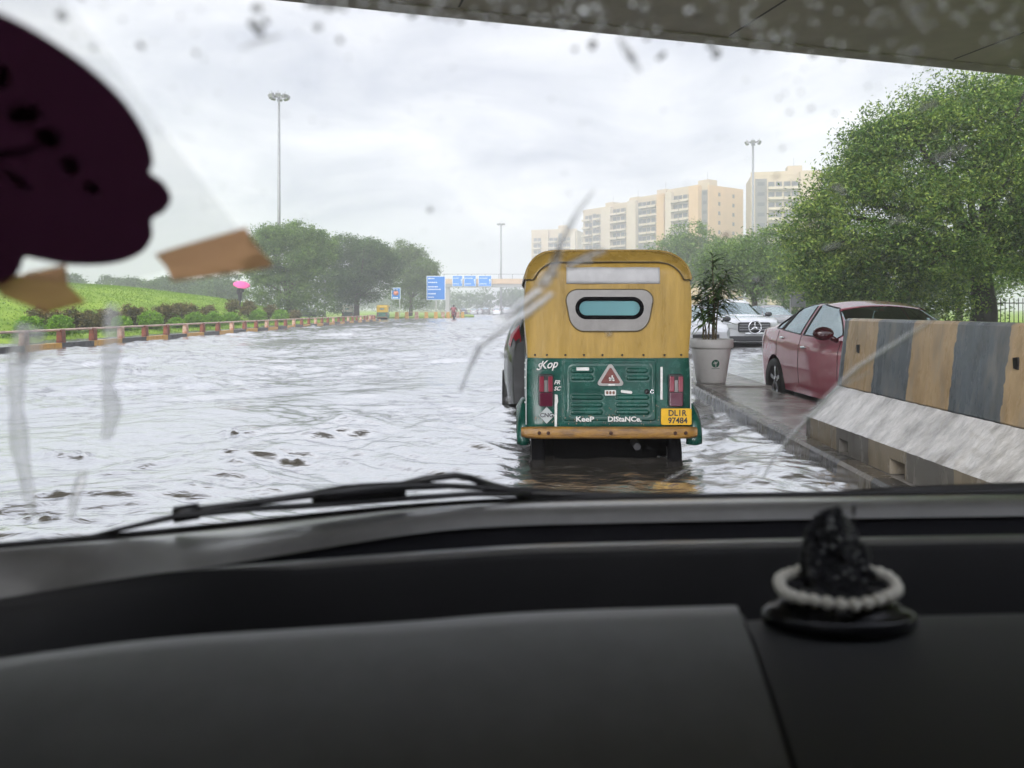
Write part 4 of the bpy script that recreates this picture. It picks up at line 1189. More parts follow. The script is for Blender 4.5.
tree('broad_tree', 'yellow green young tree behind the burgundy sedan at the foot of the large tree', (14.6, 33, .1), rlobes(g, 8, .3, 2.0, 1.3, 1.2, .7, 1.1), 9000, .17, LF_LIGHT, trunk_r=.1, seed=4, clump=.25)
tree('rounded_tree', 'leafy tree behind the iron fence at the right edge', (29, 50, .1), rlobes(g, 16, 0, 3.4, 3.2, 2.0, 1.3, 2.0) + [(0, 0, 1.4, 3.2, 2, 1.3)], 20000, .25, LF_MID, trunk_r=.2, seed=15, group='trees right of the road')
tree('rounded_tree', 'leafy tree glimpsed between the sedan roof and the large trunk', (24.5, 60, .1), rlobes(g, 14, 0, 3.6, 3.0, 2.0, 1.3, 2.0) + [(0, 0, 1.6, 3.0, 2, 1.5)], 16000, .27, LF_LIGHT, trunk_r=.2, seed=16, group='trees right of the road')
# rounded mid-green tree behind the suv and its hazy neighbours
tree('rounded_tree', 'rounded mid green tree between the white sport utility car and the large tree', (17.0, 54, .1), rlobes(g, 14, 0, 4.2, 2.5, 1.5, 1.1, 1.8), 24000, .24, LF_MID, trunk_r=.2, seed=5, group='trees right of the road')
tree('rounded_tree', 'pale hazy tree rising just right of the auto rickshaw roof', (21, 92, .1), rlobes(g, 12, 0, 7.0, 3.0, 3.0, 1.6, 2.4), 12000, .34, LF_MID, trunk_r=.25, seed=6, group='trees right of the road')
tree('rounded_tree', 'hazy tree in front of the orange end wall of the apartment row', (30.5, 108, .1), rlobes(g, 14, 0, 7.5, 4.5, 3.5, 1.8, 3.0), 15000, .38, LF_MID, trunk_r=.3, seed=7, group='trees right of the road')
tree('rounded_tree', 'low tree directly behind the rounded mid green tree', (31, 88, .1), rlobes(g, 12, 0, 4.5, 4.0, 2.0, 1.5, 2.4), 12000, .32, LF_DARK, trunk_r=.25, seed=8, group='trees right of the road')
tree('rounded_tree', 'tree at the foot of the separate cream tower', (44, 120, .1), rlobes(g, 14, 0, 6.5, 5.0, 3.0, 2.0, 3.0), 14000, .4, LF_MID, trunk_r=.3, seed=9, group='trees right of the road')
tree('clipped_bush', 'dark clipped bush beside the dark board behind the sedan', (18.6, 50, .1), [(0, 0, .9, 1.3, 1.2, 1.0)], 6000, .14, LF_DARK, trunk_r=.08, cat='bush', seed=10, clump=.12, limbs=3)

# left trees beyond the mound
tree('broad_tree', 'tallest of the three green trees left of the road, behind the pink umbrella', (-22.6, 78, .1), rlobes(g, 22, 0, 6.6, 3.7, 3.1, 1.3, 2.2) + [(0, 0, 3.0, 4.2, 3.5, 1.8), (-1.5, 0, 1.6, 2.6, 2, 1.3), (2.2, 0, 1.8, 2.2, 2, 1.4)], 68000, .24, LF_MID, group='trees left of the road', trunk_r=.3, seed=12, fork=.3)
tree('broad_tree', 'middle tree of the three left of the road, dark and dense', (-18.6, 92, .1), rlobes(g, 20, 0, 6.2, 4.2, 2.5, 1.5, 2.3) + [(0, 0, 4.0, 4.4, 4, 2.4), (-2.5, 0, 2.2, 2, 2, 1.6)], 60000, .26, LF_DARK, group='trees left of the road', trunk_r=.32, seed=13, fork=.3)
tree('broad_tree', 'paler tree of the three, nearest the blue direction board', (-14.9, 113, .1), rlobes(g, 20, 0, 6.6, 3.9, 3.4, 1.4, 2.3) + [(0, 0, 3, 3.2, 3, 2)], 42000, .26, LF_LIGHT, group='trees left of the road', trunk_r=.26, seed=14, fork=.3)
for k, (px, py, Y, wd, lb) in enumerate(((168, 276, 125, 5, 'dark hazy tree beyond the mound under the right tape'), (192, 273, 130, 5.5, 'hazy tree beyond the mound, left of the umbrella and right of the tape middle'),
                                     (216, 270, 122, 5.5, 'hazy tree beyond the mound just left of the pink umbrella'), (120, 274, 135, 6, 'hazy tree beyond the mound crest between the two tapes'),
                                     (70, 272, 128, 6, 'hazy tree beyond the mound behind the left tape'), (20, 268, 120, 6, 'hazy tree at the far left beyond the mound'))):
    p = at(px, 309, Y); hgt = at(px, py, Y).z
    tree('distant_tree', lb, (p.x, Y, .1), rlobes(g, 9, 0, hgt * .55, wd * .6, hgt * .26, 1.6, 2.5), 13000, .46, LF_DARK, group='hazy trees beyond the mound', trunk_r=.25, seed=30 + k, fork=.3)
# far woods closing the road: nobody could count them
def woods():
    g2 = np.random.default_rng(8); lobes = []
    for _ in range(120):
        x = g2.uniform(-60, 75); y = 255 + g2.uniform(0, 40) - .1 * x
        hh = g2.uniform(6.0, 9.5) * (1 if x < 8 else 1.15)
        lobes.append((x, y, hh * .55, g2.uniform(3, 5), 3, hh * .45))
    P, _ = crown_points(lobes, 42000, g2, .9, 20, .6)
    V = leaf_quads(P, .85, g2); F = np.arange(len(V)).reshape(-1, 4)
    o = np_mesh('woods', V, F, LF_DARK); tag(o, 'hazy far woods closing the end of the flooded road', 'woods', kind='stuff')
woods()

# shrubs on the verge behind the rail
SHR = [(48, 30.5, 'r', .8), (60, 31, 'b', .62), (96, 35, 'r', .8), (112, 35.5, 'r', .7), (135, 37.5, 'r', .85), (151, 38, 'b', .75), (163, 40, 'r', .9), (181, 42, 'r', .95), (176, 39, 'b', .45), (196, 44, 'b', .7),
       (213, 47, 'b', .7), (207, 50, 'r', .7), (236, 50, 'r', 1.1), (231, 46, 'b', .65), (249, 54, 'r', .95), (258, 58, 'b', .8), (268, 62, 'r', .9), (281, 66, 'b', .8), (293, 72, 'r', .8), (30, 27.5, 'b', .6), (74, 33, 'r', .75), (122, 36.5, 'b', .55)]
SHR.sort()
ORD = {'b': 0, 'r': 0}
LBW = ['first', 'second', 'third', 'fourth', 'fifth', 'sixth', 'seventh', 'eighth', 'ninth', 'tenth', 'eleventh', 'twelfth', 'thirteenth']
for k, (px, Y, kd, r) in enumerate(SHR):
    x = -17.75 if kd == 'b' else -18.7 - .3 * (k % 3)
    Y = x * 770 / (px - 512); r *= .74 if kd == 'b' else .95
    z = max(.1, float(hill_z(np.array(x), np.array(Y))))
    g3 = np.random.default_rng(60 + k)
    w_ = LBW[ORD[kd]]; ORD[kd] += 1
    if kd == 'b':
        tree('round_bush', w_ + ' clipped bright green ball bush behind the guard rail, counted from the left', (x, Y, z), [(0, 0, r * .8, r, r, r * .85)], 3800, .10, LF_BUSH,
             group='clipped ball bushes on the verge', cat='bush', trunk_r=.04, seed=60 + k, clump=.06, limbs=3, per=12, shell=.7)
    else:
        tree('reddish_shrub', w_ + ' ragged reddish brown shrub behind the guard rail, counted from the left', (x, Y, z), rlobes(g3, 6, 0, r * .75, r * .7, r * .5, r * .25, r * .45), 2200, .15, LF_RED,
             group='ragged shrubs on the verge', cat='shrub', trunk_r=.04, seed=60 + k, clump=.10, limbs=8, per=14, fork=.15)
# low ground cover in front of the mound
def cover():
    g2 = np.random.default_rng(17); n = 9000
    Y = g2.uniform(20, 82, n); X = -17.6 - g2.gamma(1.4, .6, n)
    Z = hill_z(X, Y) + g2.uniform(0, .22, n) * g2.uniform(.3, 1, n)
    V = leaf_quads(np.stack([X, Y, Z], 1), .16, g2); F = np.arange(len(V)).reshape(-1, 4)
    tag(np_mesh('ground_cover', V, F, LF_MID), 'low leafy ground cover between the shrubs on the verge', 'ground cover', kind='stuff')
    n = 60000
    Y = g2.uniform(28, 84, n); X = -17 - g2.uniform(0, 17, n)
    Z = hill_z(X, Y)
    a = g2.uniform(0, 2 * PI, n); hgt = g2.uniform(.03, .07, n); wd = .035
    c, s = np.cos(a) * wd, np.sin(a) * wd
    B = np.stack([X, Y, Z - .02], 1)
    tip = B + np.stack([g2.normal(0, .03, n), g2.normal(0, .03, n), hgt + .02], 1)
    V = np.stack([B - np.stack([c, s, 0 * c], 1), B + np.stack([c, s, 0 * c], 1), tip], 1).reshape(-1, 3)
    tag(np_mesh('grass', V, np.arange(3 * n).reshape(-1, 3), leaf_mat('grass_blade', (.09, .19, .016), (.15, .26, .022), (.22, .34, .035), .3)), 'short bright green grass on the mound', 'grass', kind='stuff')
cover()

# ------------------------------------------------------------------ left guard rail
kerb_run('kerb', lambda y: -13.95 + .25 - .25, 12, 80, .28, -.3, .15, bands('kerb_paint_left', (0.62, 0.33, 0.05), (0.05, 0.05, 0.052), 3.6, 0, 'Y', wear=.5), 40)
def guard_rail(label, pts, step, m1, m2, h=.44, w_=.24, y_off=0):
    root = empty('guard_rail', pts[0]); tag(root, label, 'guard rail')
    o = Vector(pts[0]); P_ = [Vector(p) - o for p in pts]
    rail = MB(); rail.tube([p + Vector((0, 0, h + .05)) for p in P_], .036, 8)
    rail.build('rail', mat('rail_pipe', (0.50, 0.36, 0.29), .4, var=.2, vscale=2), root)
    # posts at even steps along the path
    acc = 0.0; k = 0
    proto = {}
    for a, b in zip(P_[:-1], P_[1:]):
        d = (b - a).length
        while acc <= d:
            p = a.lerp(b, acc / d); key = 0 if k % 3 != 2 else 1
            if key not in proto:
                q = MB().prism([(-w_ * .52, -.2), (w_ * .52, -.2), (w_ * .42, h), (w_ * .25, h + .07), (-w_ * .25, h + .07), (-w_ * .42, h)], -.11, .11)
                pr_ = q.build('post', (m1, m2)[key], root, bevel=.012, loc=p); proto[key] = pr_
            else:
                c = proto[key].copy(); COL.objects.link(c); c.parent = root; c.location = p
            acc += step; k += 1
        acc -= d
    return root
POST = mat('post_rust_paint', (0.22, 0.055, 0.02), .45, col2=(0.09, 0.03, 0.015), vscale=6)
POSTW = mat('post_cream', (0.55, 0.40, 0.30), .45, col2=(0.30, 0.10, 0.04), vscale=5)
guard_rail('low pipe guard rail on rust brown posts along the left kerb below the mound', [(-13.82, y, .12) for y in (18.2, 30, 45, 60, 72)] + [(-14.2, 80, .12), (-15.6, 84, .12)], 1.8, POST, POSTW, h=.37, w_=.19)
PYEL = mat('post_yellow', (0.55, 0.30, 0.04), .45, var=.2, vscale=5)
guard_rail('low yellow posted guard rail round the far island below the blue direction board', [(-14.5, 97, .12), (-9.3, 99.5, .12), (-6.2, 106, .12)], 1.3, PYEL, POSTW, h=.62, w_=.5)

# ------------------------------------------------------------------ lamp masts
def mast(label, px, Y, top_py, nl=8, r=.16):
    x = (px - 512) / 770 * Y
    H = at(px, top_py, Y).z
    root = empty('lamp_mast', (x, Y, 0)); tag(root, label, 'lamp mast', 'tall lamp masts')
    MB().tube([(0, 0, -.3), (0, 0, H * .5), (0, 0, H)], [r * 1.5, r * 1.15, r * .8], 12).build('pole', STEEL, root)
    MB().lathe([(.55, H - .15), (.62, H - .05), (.55, H + .05)], (0, 0, 0), 18).build('ring', STEEL, root)
    lp = None
    for k in range(nl):
        a = 2 * PI * k / nl + .2
        M = Matrix.Rotation(a, 3, 'Z')
        if lp is None:
            b = MB().box((1.15, 0, -.12), (.34, .62, .42), Matrix.Rotation(.5, 3, 'Y'))
            b.tube([(.5, 0, 0), (1.0, 0, 0)], .04, 6)
            b.tube([(1.05, 0, 0), (1.2, 0, .42)], .03, 5)
            lp = b.build('floodlight', mat('lamp_housing', (.22, .22, .225), .5), root, loc=(0, 0, H), rotz=a)
        else:
            c = lp.copy(); COL.objects.link(c); c.parent = root; c.rotation_euler.z = a
    return root
mast('high lamp mast with ring of floodlights above the left trees', 279, 98, 96, 8, .17)
mast('high lamp mast with ring of floodlights in front of the apartment towers', 753, 128, 142, 6, .2)
mast('farthest high lamp mast, thin, left of the auto rickshaw beyond the foot bridge', 501, 250, 224, 6, .28)
# thin posts near the end of the rail
for nm, px, Y, top, r, lb, m_ in (('post', 317, 84, 296, .11, 'short white marker post near the end of the left guard rail', WHITE), ('utility_pole', 325, 88, 281, .10, 'thin grey pole right of the white marker post', STEEL)):
    x = (px - 512) / 770 * Y
    b = MB().tube([(0, 0, -.2), (0, 0, at(px, top, Y).z)], [r * 1.1, r * .9], 10)
    b.lathe([(r * 1.2, at(px, top, Y).z), (r * 1.1, at(px, top, Y).z + .06), (0, at(px, top, Y).z + .08)], (0, 0, 0), 10)
    tag(b.build('marker_post' if nm == 'post' else nm, m_, loc=(x, Y, 0)), lb, 'post')

# ------------------------------------------------------------------ signs
SBLUE = mat('sign_blue', (0.012, 0.19, 0.56), .35)
SWH = mat('sign_lettering_white', (0.70, 0.74, 0.78), .4)
def board(parent, cx, cz, w_, h_, rows, y=0, arrow=True, nm='sign_board'):
    b = MB().box((cx, y, cz), (w_, .08, h_)).build(nm, SWH, parent)
    MB().box((cx, y - .046, cz), (w_ - .16, .012, h_ - .16)).build('panel', SBLUE, b)
    t = MB()
    for k, (fr, ln) in enumerate(rows):
        z = cz + h_ / 2 - .16 - fr * (h_ - .3)
        x = cx - w_ / 2 + .22
        q = np.random.default_rng(k + 5)
        while x < cx - w_ / 2 + .22 + ln * (w_ - .5):
            ww = q.uniform(.10, .24); t.box((x + ww / 2, y - .056, z), (ww, .008, .12 + .05 * q.random())); x += ww + .05
    if arrow:
        t.prism([(cx + w_ * .38, cz + h_ * .22), (cx + w_ * .31, cz + h_ * .05), (cx + w_ * .36, cz + h_ * .05), (cx + w_ * .36, cz - h_ * .25), (cx + w_ * .40, cz - h_ * .25), (cx + w_ * .40, cz + h_ * .05), (cx + w_ * .45, cz + h_ * .05)], y - .06, y - .052)
    t.build('lettering', SWH, b)
    return b
Y = 101; p = at(436, 288, Y)
sg = empty('direction_sign', (p.x, Y, 0)); tag(sg, 'large blue direction board with six white lines on a pale post', 'road sign')
board(sg, 0, p.z, 2.45, 3.15, [(.06, .35), (.24, .5), (.44, .65), (.56, .8), (.76, .5), (.92, .35)], arrow=False)
MB().tube([(0, .12, -.2), (0, .12, p.z + 1.4)], .11, 10).build('post', mat('sign_post', (.55, .56, .55), .4), sg)
for z in (p.z - .9, p.z + .9): MB().box((0, .08, z), (1.6, .05, .1)).build('bracket', STEEL, sg)
Y = 106; p = at(396, 293.5, Y)
sg = empty('information_sign', (p.x, Y, 0)); tag(sg, 'small blue sign with an orange disc on a thin post', 'road sign')
b = board(sg, 0, p.z, 1.25, 1.6, [(.05, .8), (.93, .7)], arrow=False)
MB().lathe([(0, .01), (.36, .01), (.36, 0)], (0, -.054, p.z + .05), 20, M=Matrix.Rotation(PI / 2, 3, 'X')).build('disc', mat('sign_orange', (.65, .22, .12), .4), b)
MB().tube([(.5, .08, -.2), (.5, .08, p.z + .7)], .06, 8).build('post', mat('sign_post', (.55, .56, .55), .4), sg)
# foot bridge with overhead boards
Y = 168
fb = empty('foot_bridge', (0, Y, 0)); tag(fb, 'beige foot bridge across the road far ahead carrying blue overhead boards', 'bridge')
BEI = mat('bridge_beige', (0.46, 0.33, 0.22), .6, var=.1, vscale=.5)
z0, z1 = at(500, 284, Y).z, at(500, 279, Y).z
MB().box((9, 0, (z0 + z1) / 2), (48, 2.6, z1 - z0)).build('deck', BEI, fb)
MB().box((9, 0, z0 - .35), (48, 2.2, .7)).build('girder', mat('bridge_grey', (.28, .28, .27), .6), fb)
for k in range(17):
    MB().box((-14.7 + k * 2.96, -1.25, z1 + .5), (.12, .1, 1.0)).build('baluster', STEEL, fb)
MB().box((9, -1.25, z1 + 1.0), (48, .1, .1)).build('handrail', STEEL, fb)
for x in (-14, 13, 32): MB().box((x, 0, z0 / 2 - .35), (.9, 1.4, z0)).build('pier', mat('bridge_grey', (.28, .28, .27), .6), fb)
for cx, wd in ((457.5, 2.2), (470, 2.6), (485, 2.8)):
    p = at(cx, 281, Y - 1.5)
    board(fb, p.x, p.z, wd, 2.35, [(.2, .7), (.8, .6)], y=-1.6, nm='overhead_board')

# dark board on legs behind the sedan
Y = 40; p = at(798, 300, Y)
nb = empty('notice_board', (p.x, Y, 0)); tag(nb, 'dark square notice board on two legs behind the burgundy sedan', 'sign board')
MB().box((0, 0, p.z), (.74, .07, .72)).build('panel', mat('board_grey', (.10, .105, .11), .5), nb, bevel=.01)
for s in (-.37, .37): MB().box((s, .05, .75), (.06, .06, 2.0 + .3)).build('leg', STEEL, nb)
MB().box((0, -.01, p.z + .38), (.84, .12, .05)).build('top_rail', STEEL, nb)
# iron fence on the right verge
fe = empty('iron_fence', (18.9, 31.2, .12)); tag(fe, 'dark iron picket fence on the lawn right of the large tree trunk', 'fence')
pk_ = MB()
for k in range(44): pk_.box((k * .18, 0, .75), (.022, .022, 1.5))
for z in (.2, 1.3): pk_.box((3.9, 0, z), (7.9, .03, .04))
pk_.build('picket_panel', mat('iron_dark', (.03, .035, .03), .5), fe)
for k in range(4): MB().box((-.1 + k * 2.64, 0, .85), (.28, .28, 1.9)).build('post', mat('fence_post', (.16, .17, .165), .6), fe, bevel=.02)
# ------------------------------------------------------------------ apartment towers
CREAM = mat('tower_cream', (0.40, 0.31, 0.195), .8, var=.07, vscale=.25, detail=8)
TAN = mat('tower_tan', (0.45, 0.285, 0.125), .8, var=.08, vscale=.2, detail=8)
PALE = mat('tower_pale', (0.42, 0.35, 0.25), .8, var=.05, vscale=.4)
DARKWIN = mat('tower_window', (0.035, 0.04, 0.042), .15)
RECESS_SHADE = mat('tower_recess_shade', (0.11, 0.10, 0.09), .8)
def link_copy(o, parent, loc):
    c = o.copy(); COL.objects.link(c); c.parent = parent; c.location = loc; return c
def tower(label, px, Y, ang, W_, D_, H_, bays, end_mat, end_wins=3, group='apartment towers right of the road'):
    """local x runs along the balcony front away from the near corner (at the origin), +y goes back behind the front, the near end wall is at x = 0"""
    x0 = (px - 512) / 770 * Y
    root = empty('apartment_tower', (x0, Y, 0), ang); tag(root, label, 'apartment tower', group)
    fl = 3.05; nf = int((H_ - .3) / fl)
    MB().box((W_ / 2 + .25, D_ / 2 + .3, H_ / 2), (W_ - .5, D_, H_)).build('wall', CREAM, root)
    MB().box((.24, D_ / 2, H_ / 2 + .2), (.5, D_ + .2, H_ + .4)).build('end_wall', end_mat, root)
    MB().box((W_ / 2, .34, H_ + .5), (W_ + .1, .3, 1.1)).build('parapet', CREAM, root)
    MB().box((W_ * .35, D_ * .4, H_ + 1.6), (4.2, 4.5, 3.2)).build('stair_head', CREAM, root)
    MB().tube([(W_ * .35, D_ * .4, H_ + 3), (W_ * .35, D_ * .4, H_ + 6)], .08, 6).build('mast_pole', STEEL, root)
    pr = {}
    budget = 0
    for (kind, a, b) in bays:
        cx, w_ = (a + b) / 2, b - a
        if kind == 'pier':
            MB().box((cx, -.55, H_ / 2 + .3), (w_, 1.9, H_ + .6)).build('pier', TAN if end_mat is TAN else CREAM, root); continue
        if kind == 'pale_pier':
            MB().box((cx, -.35, H_ / 2), (w_, 1.5, H_)).build('pier', PALE, root); continue
        if kind == 'shaft':
            MB().box((cx, .27, H_ / 2 - .5), (w_, .08, H_ - 1)).build('shaded_recess', RECESS_SHADE, root)  # flat dark strip painted in for the shade of a recess
            for f in range(nf):
                k = ('sw', w_)
                if k not in pr: pr[k] = MB().box((0, 0, 0), (w_ * .6, .06, 1.1)).build('window', DARKWIN, root, loc=(cx, .20, f * fl + 1.9))
                else: link_copy(pr[k], root, (cx, .20, f * fl + 1.9))
            continue
        for f in range(2, nf):
            z = f * fl
            k = ('bal', round(w_, 2))
            if k not in pr:
                m = MB(); m.box((0, -.75, .05), (w_ - .2, 1.9, .16)); m.box((0, -1.64, .42), (w_ - .2, .12, .62))
                for s in (-1, 1): m.box((s * (w_ / 2 - .16), -.75, .42), (.12, 1.66, .62))
                pr[k] = m.build('balcony', PALE, root, loc=(cx, 0, z))
                nw = 2 if w_ > 3.5 else 1
                m2 = MB().box((0, 0, 0), (w_ / nw * .84, .08, 2.3)).build('window', DARKWIN, root, loc=(cx - (w_ / 4 if nw == 2 else 0), .25, z + 1.25)); pr[k, 'w'] = m2  # tall dark pane also stands in for the shaded balcony recess
                if nw == 2: link_copy(m2, root, (cx + w_ / 4, .25, z + 1.25))
            else:
                link_copy(pr[k], root, (cx, 0, z))
                nw = 2 if w_ > 3.5 else 1
                for q in range(nw):
                    link_copy(pr[k, 'w'], root, (cx + ((q - .5) * w_ / 2 if nw == 2 else 0), .25, z + 1.25))
    for q in range(end_wins):
        yy = D_ * (q + .7) / (end_wins + .4)
        for f in range(2, nf):
            if 'e' not in pr: pr['e'] = MB().box((0, 0, 0), (.08, 1.0, 1.2)).build('window', DARKWIN, root, loc=(-.03, yy, f * fl + 1.6))
            else: link_copy(pr['e'], root, (-.03, yy, f * fl + 1.6))
    return root
ANG = math.atan2(.81, -.58)       # the row runs away to the left
# near corner pixel, distance; mirrored so the front faces the road
def row_tower(*a, **k):
    t = tower(*a, **k); t.scale.y = -1; return t
row_tower('tan apartment tower with broad orange end wall, directly left of the lamp mast', 709, 246, ANG, 18, 17, 40.5,
          [('shaft', .6, 3.2), ('pier', 3.2, 7.2), ('bal', 7.2, 11.2), ('bal', 11.4, 15.2), ('pale_pier', 15.2, 17.8)], TAN, 2)
row_tower('second apartment tower of the row from the lamp mast, white balconies beside a tan pier', 668, 263, ANG, 19, 15, 40.0,
          [('pier', .6, 4.0), ('bal', 4.2, 8.2), ('bal', 8.4, 12.4), ('shaft', 12.4, 14.5), ('pale_pier', 14.5, 18.6)], TAN, 1)
row_tower('third apartment tower of the row from the lamp mast, with dark balcony bays', 638, 282, ANG, 17, 15, 40.0,
          [('pier', .6, 4.6), ('bal', 4.8, 9.4), ('bal', 9.6, 13.6), ('pale_pier', 13.8, 16.8)], CREAM, 1)
row_tower('fourth apartment tower of the row from the lamp mast, cream, above the auto rickshaw', 613, 300, ANG, 18, 15, 40.5,
          [('pale_pier', .6, 6.0), ('bal', 6.2, 10.2), ('shaft', 10.2, 12.2), ('bal', 12.4, 16.8)], CREAM, 1)
row_tower('low looking far cream apartment tower at the left end of the row', 577, 372, math.atan2(.3, -.95), 23, 14, 39.0,
          [('pale_pier', .6, 3), ('bal', 3.2, 7.2), ('shaft', 7.4, 9.4), ('bal', 9.6, 14), ('pier', 14, 17.5), ('bal', 17.8, 22)], CREAM, 1)
row_tower('separate cream apartment tower right of the lamp mast, partly behind the large tree', 822, 226, math.atan2(.2, -.98), 20, 15, 41.0,
          [('pier', .5, 6.2), ('bal', 6.4, 10.8), ('bal', 11, 15.2), ('shaft', 15.4, 18.8)], CREAM, 1)

# ------------------------------------------------------------------ planter with its plant
pot = empty('flower_pot', (2.985, 11.55, .078)); tag(pot, 'white tapered plastic flower pot with round dark green emblem on the kerbed median', 'flower pot')
PW = mat('pot_white', (0.72, 0.71, 0.69), .35, var=.05, vscale=6, bump=.05)
MB().lathe([(0, 0), (.205, 0), (.215, .02), (.288, .50), (.29, .52), (.318, .525), (.325, .54), (.325, .645), (.318, .655), (.30, .655), (.29, .60), (0, .60)], (0, 0, 0), 44).build('shell', PW, pot)
MB().lathe([(.289, .603), (.15, .612), (0, .615)], (0, 0, 0), 24).build('soil', mat('soil', (.04, .028, .018), .9, bump=.8, bscale=40), pot)
def on_pot(x, z, off=.003):
    r = .215 + (z - .02) / .48 * .073 + off
    return (r * math.sin(x / r), -r * math.cos(x / r), z)
em = MB(); cx, cz, rr = .0, .30, .058
disc = [on_pot(cx, cz)] + [on_pot(cx + rr * math.cos(a), cz + rr * math.sin(a)) for a in np.linspace(0, 2 * PI, 29)[:-1]]
em.add(disc, [(0, k + 1, (k + 1) % 28 + 1) for k in range(28)])
eo = em.build('emblem', mat('emblem_green', (.01, .11, .065), .4), pot)
tk = MB()
for pts in ([(0, -.05), (.010, -.05), (.010, .03), (0, .03)], [(-.012, -.005), (-.004, -.01), (-.001, .02), (-.02, .035)], [(.012, -.005), (.02, .0), (.032, .035), (.014, .02)], [(-.03, .0), (-.02, -.01), (-.016, .0), (-.03, .02)]):
    tk.add([on_pot(cx + a, cz + b, .0055) for a, b in pts], [(0, 1, 2, 3)])
tk.build('emblem_trunk', PW, eo)
tl = MB()
for k in range(9):
    x = -.052 + k * .013
    tl.add([on_pot(x, .222), on_pot(x + .009, .222), on_pot(x + .009, .232), on_pot(x, .232)], [(0, 1, 2, 3)])
tl.build('emblem_caption', mat('emblem_green', (.01, .11, .065), .4), pot)
# plant
def plant():
    root = empty('potted_plant', (2.985, 11.55, .69)); tag(root, 'leafy potted plant with narrow drooping leaves on thin canes in the white pot', 'plant')
    g2 = np.random.default_rng(14); st = MB(); lv = MB()
    tops = []
    for k in range(7):
        a = g2.uniform(0, 2 * PI); r0 = g2.uniform(.02, .10); hh = (1.28, 1.05, .95, .85, .75, .9, .65)[k]
        p0 = Vector((r0 * math.cos(a), r0 * math.sin(a), -.1)); lean = Vector((math.cos(a), math.sin(a), 0)) * g2.uniform(.02, .2) * (k > 0)
        pts = [p0 + Vector((0, 0, t * (hh + .1))) + lean * t * t + Vector((.02 * math.sin(5 * t + k), .02 * math.cos(4 * t + k), 0)) for t in np.linspace(0, 1, 7)]
        st.tube(pts, [.014, .013, .012, .011, .009, .007, .004], 6)
        for t in np.linspace(.38, 1.0, int(10 + hh * 15)):
            i = min(5, int(t * 6)); p = pts[i].lerp(pts[i + 1], t * 6 - i)
            for q in range(3 if t > .50 else 1):
                az = g2.uniform(0, 2 * PI); L_ = g2.uniform(.28, .50) * (1 - .4 * max(0, t - .8) / .2); up = g2.uniform(-.1, .8)
                d = Vector((math.cos(az), math.sin(az), up)).normalized(); side = d.cross(Vector((0, 0, 1))).normalized()
                vs = []; w0 = g2.uniform(.013, .021)
                for j in range(6):
                    tt = j / 5; c = p + d * L_ * tt + Vector((0, 0, -.38 * L_ * tt * tt * g2.uniform(.8, 1.2)))
                    ww = w0 * (math.sin(PI * min(.98, tt * .92 + .08)) ** .8)
                    vs += [c - side * ww, c + side * ww + Vector((0, 0, .004))]
                lv.add(vs, [(2 * j, 2 * j + 1, 2 * j + 3, 2 * j + 2) for j in range(5)], 0, True)
    st.build('stem', mat('cane', (.13, .10, .05), .6), root)
    lv.build('foliage', leaf_mat('leaf_plant', (.04, .085, .025), (.08, .16, .042), (.22, .31, .08), .2), root)
plant()

# ------------------------------------------------------------------ people
def figure(name, label, loc, rz, J, radii, edges, mats_z, children=None, group=None):
    """one continuous body grown from a skeleton"""
    me = bpy.data.meshes.new(name)
    me.from_pydata(J, edges, [])
    o = bpy.data.objects.new(name, me); COL.objects.link(o)
    sk = o.modifiers.new('skin', 'SKIN'); sk.use_smooth_shade = True
    for i, r in enumerate(radii): me.skin_vertices[0].data[i].radius = (r, r)
    me.skin_vertices[0].data[0].use_root = True
    sb = o.modifiers.new('sub', 'SUBSURF'); sb.levels = 2; sb.render_levels = 2
    me.materials.append(mats_z)
    o.location = loc; o.rotation_euler.z = rz
    tag(o, label, 'person', group)
    return o
def cloth_mat(name, stops):
    """clothing colours by height on the body"""
    m = bpy.data.materials.new(name); m.use_nodes = True; nt = m.node_tree
    tc = nt.nodes.new('ShaderNodeTexCoord'); sp = nt.nodes.new('ShaderNodeSeparateXYZ'); nt.links.new(tc.outputs['Object'], sp.inputs[0])
    mr = nt.nodes.new('ShaderNodeMapRange'); mr.inputs['From Max'].default_value = 2.0; nt.links.new(sp.outputs['Z'], mr.inputs['Value'])
    cr = nt.nodes.new('ShaderNodeValToRGB'); cr.color_ramp.interpolation = 'CONSTANT'
    e = cr.color_ramp.elements; e[0].position = 0; e[0].color = (*stops[0][1], 1); e[1].position = stops[1][0] / 2; e[1].color = (*stops[1][1], 1)
    for z, c in stops[2:]:
        x = e.new(z / 2); x.color = (*c, 1)
    nt.links.new(mr.outputs[0], cr.inputs['Fac']); nt.links.new(cr.outputs[0], nt.nodes['Principled BSDF'].inputs['Base Color'])
    nt.nodes['Principled BSDF'].inputs['Roughness'].default_value = .6
    return m
SKIN = (.20, .11, .07)
px_, Yp = 240, 61.0
xp = (px_ - 512) / 770 * Yp; zp = float(hill_z(np.array(xp), np.array(Yp)))
J = [(0, 0, .95), (0, 0, 1.12), (0, 0, 1.32), (0, 0, 1.46), (0, -.01, 1.55), (0, -.02, 1.66), (0, -.01, 1.75),
     (-.10, 0, .90), (-.11, -.04, .50), (-.12, .03, .10), (-.12, -.10, .04), (.10, 0, .90), (.11, .08, .50), (.12, .16, .11), (.12, .04, .04),
     (-.20, 0, 1.42), (-.27, .02, 1.15), (-.24, -.12, .95), (-.23, -.18, .90), (.20, 0, 1.42), (.27, -.03, 1.18), (.20, -.20, 1.36), (.19, -.22, 1.44)]
Rr = [.15, .14, .16, .09, .06, .095, .07, .09, .07, .05, .04, .09, .07, .05, .04, .075, .055, .042, .04, .075, .055, .042, .04]
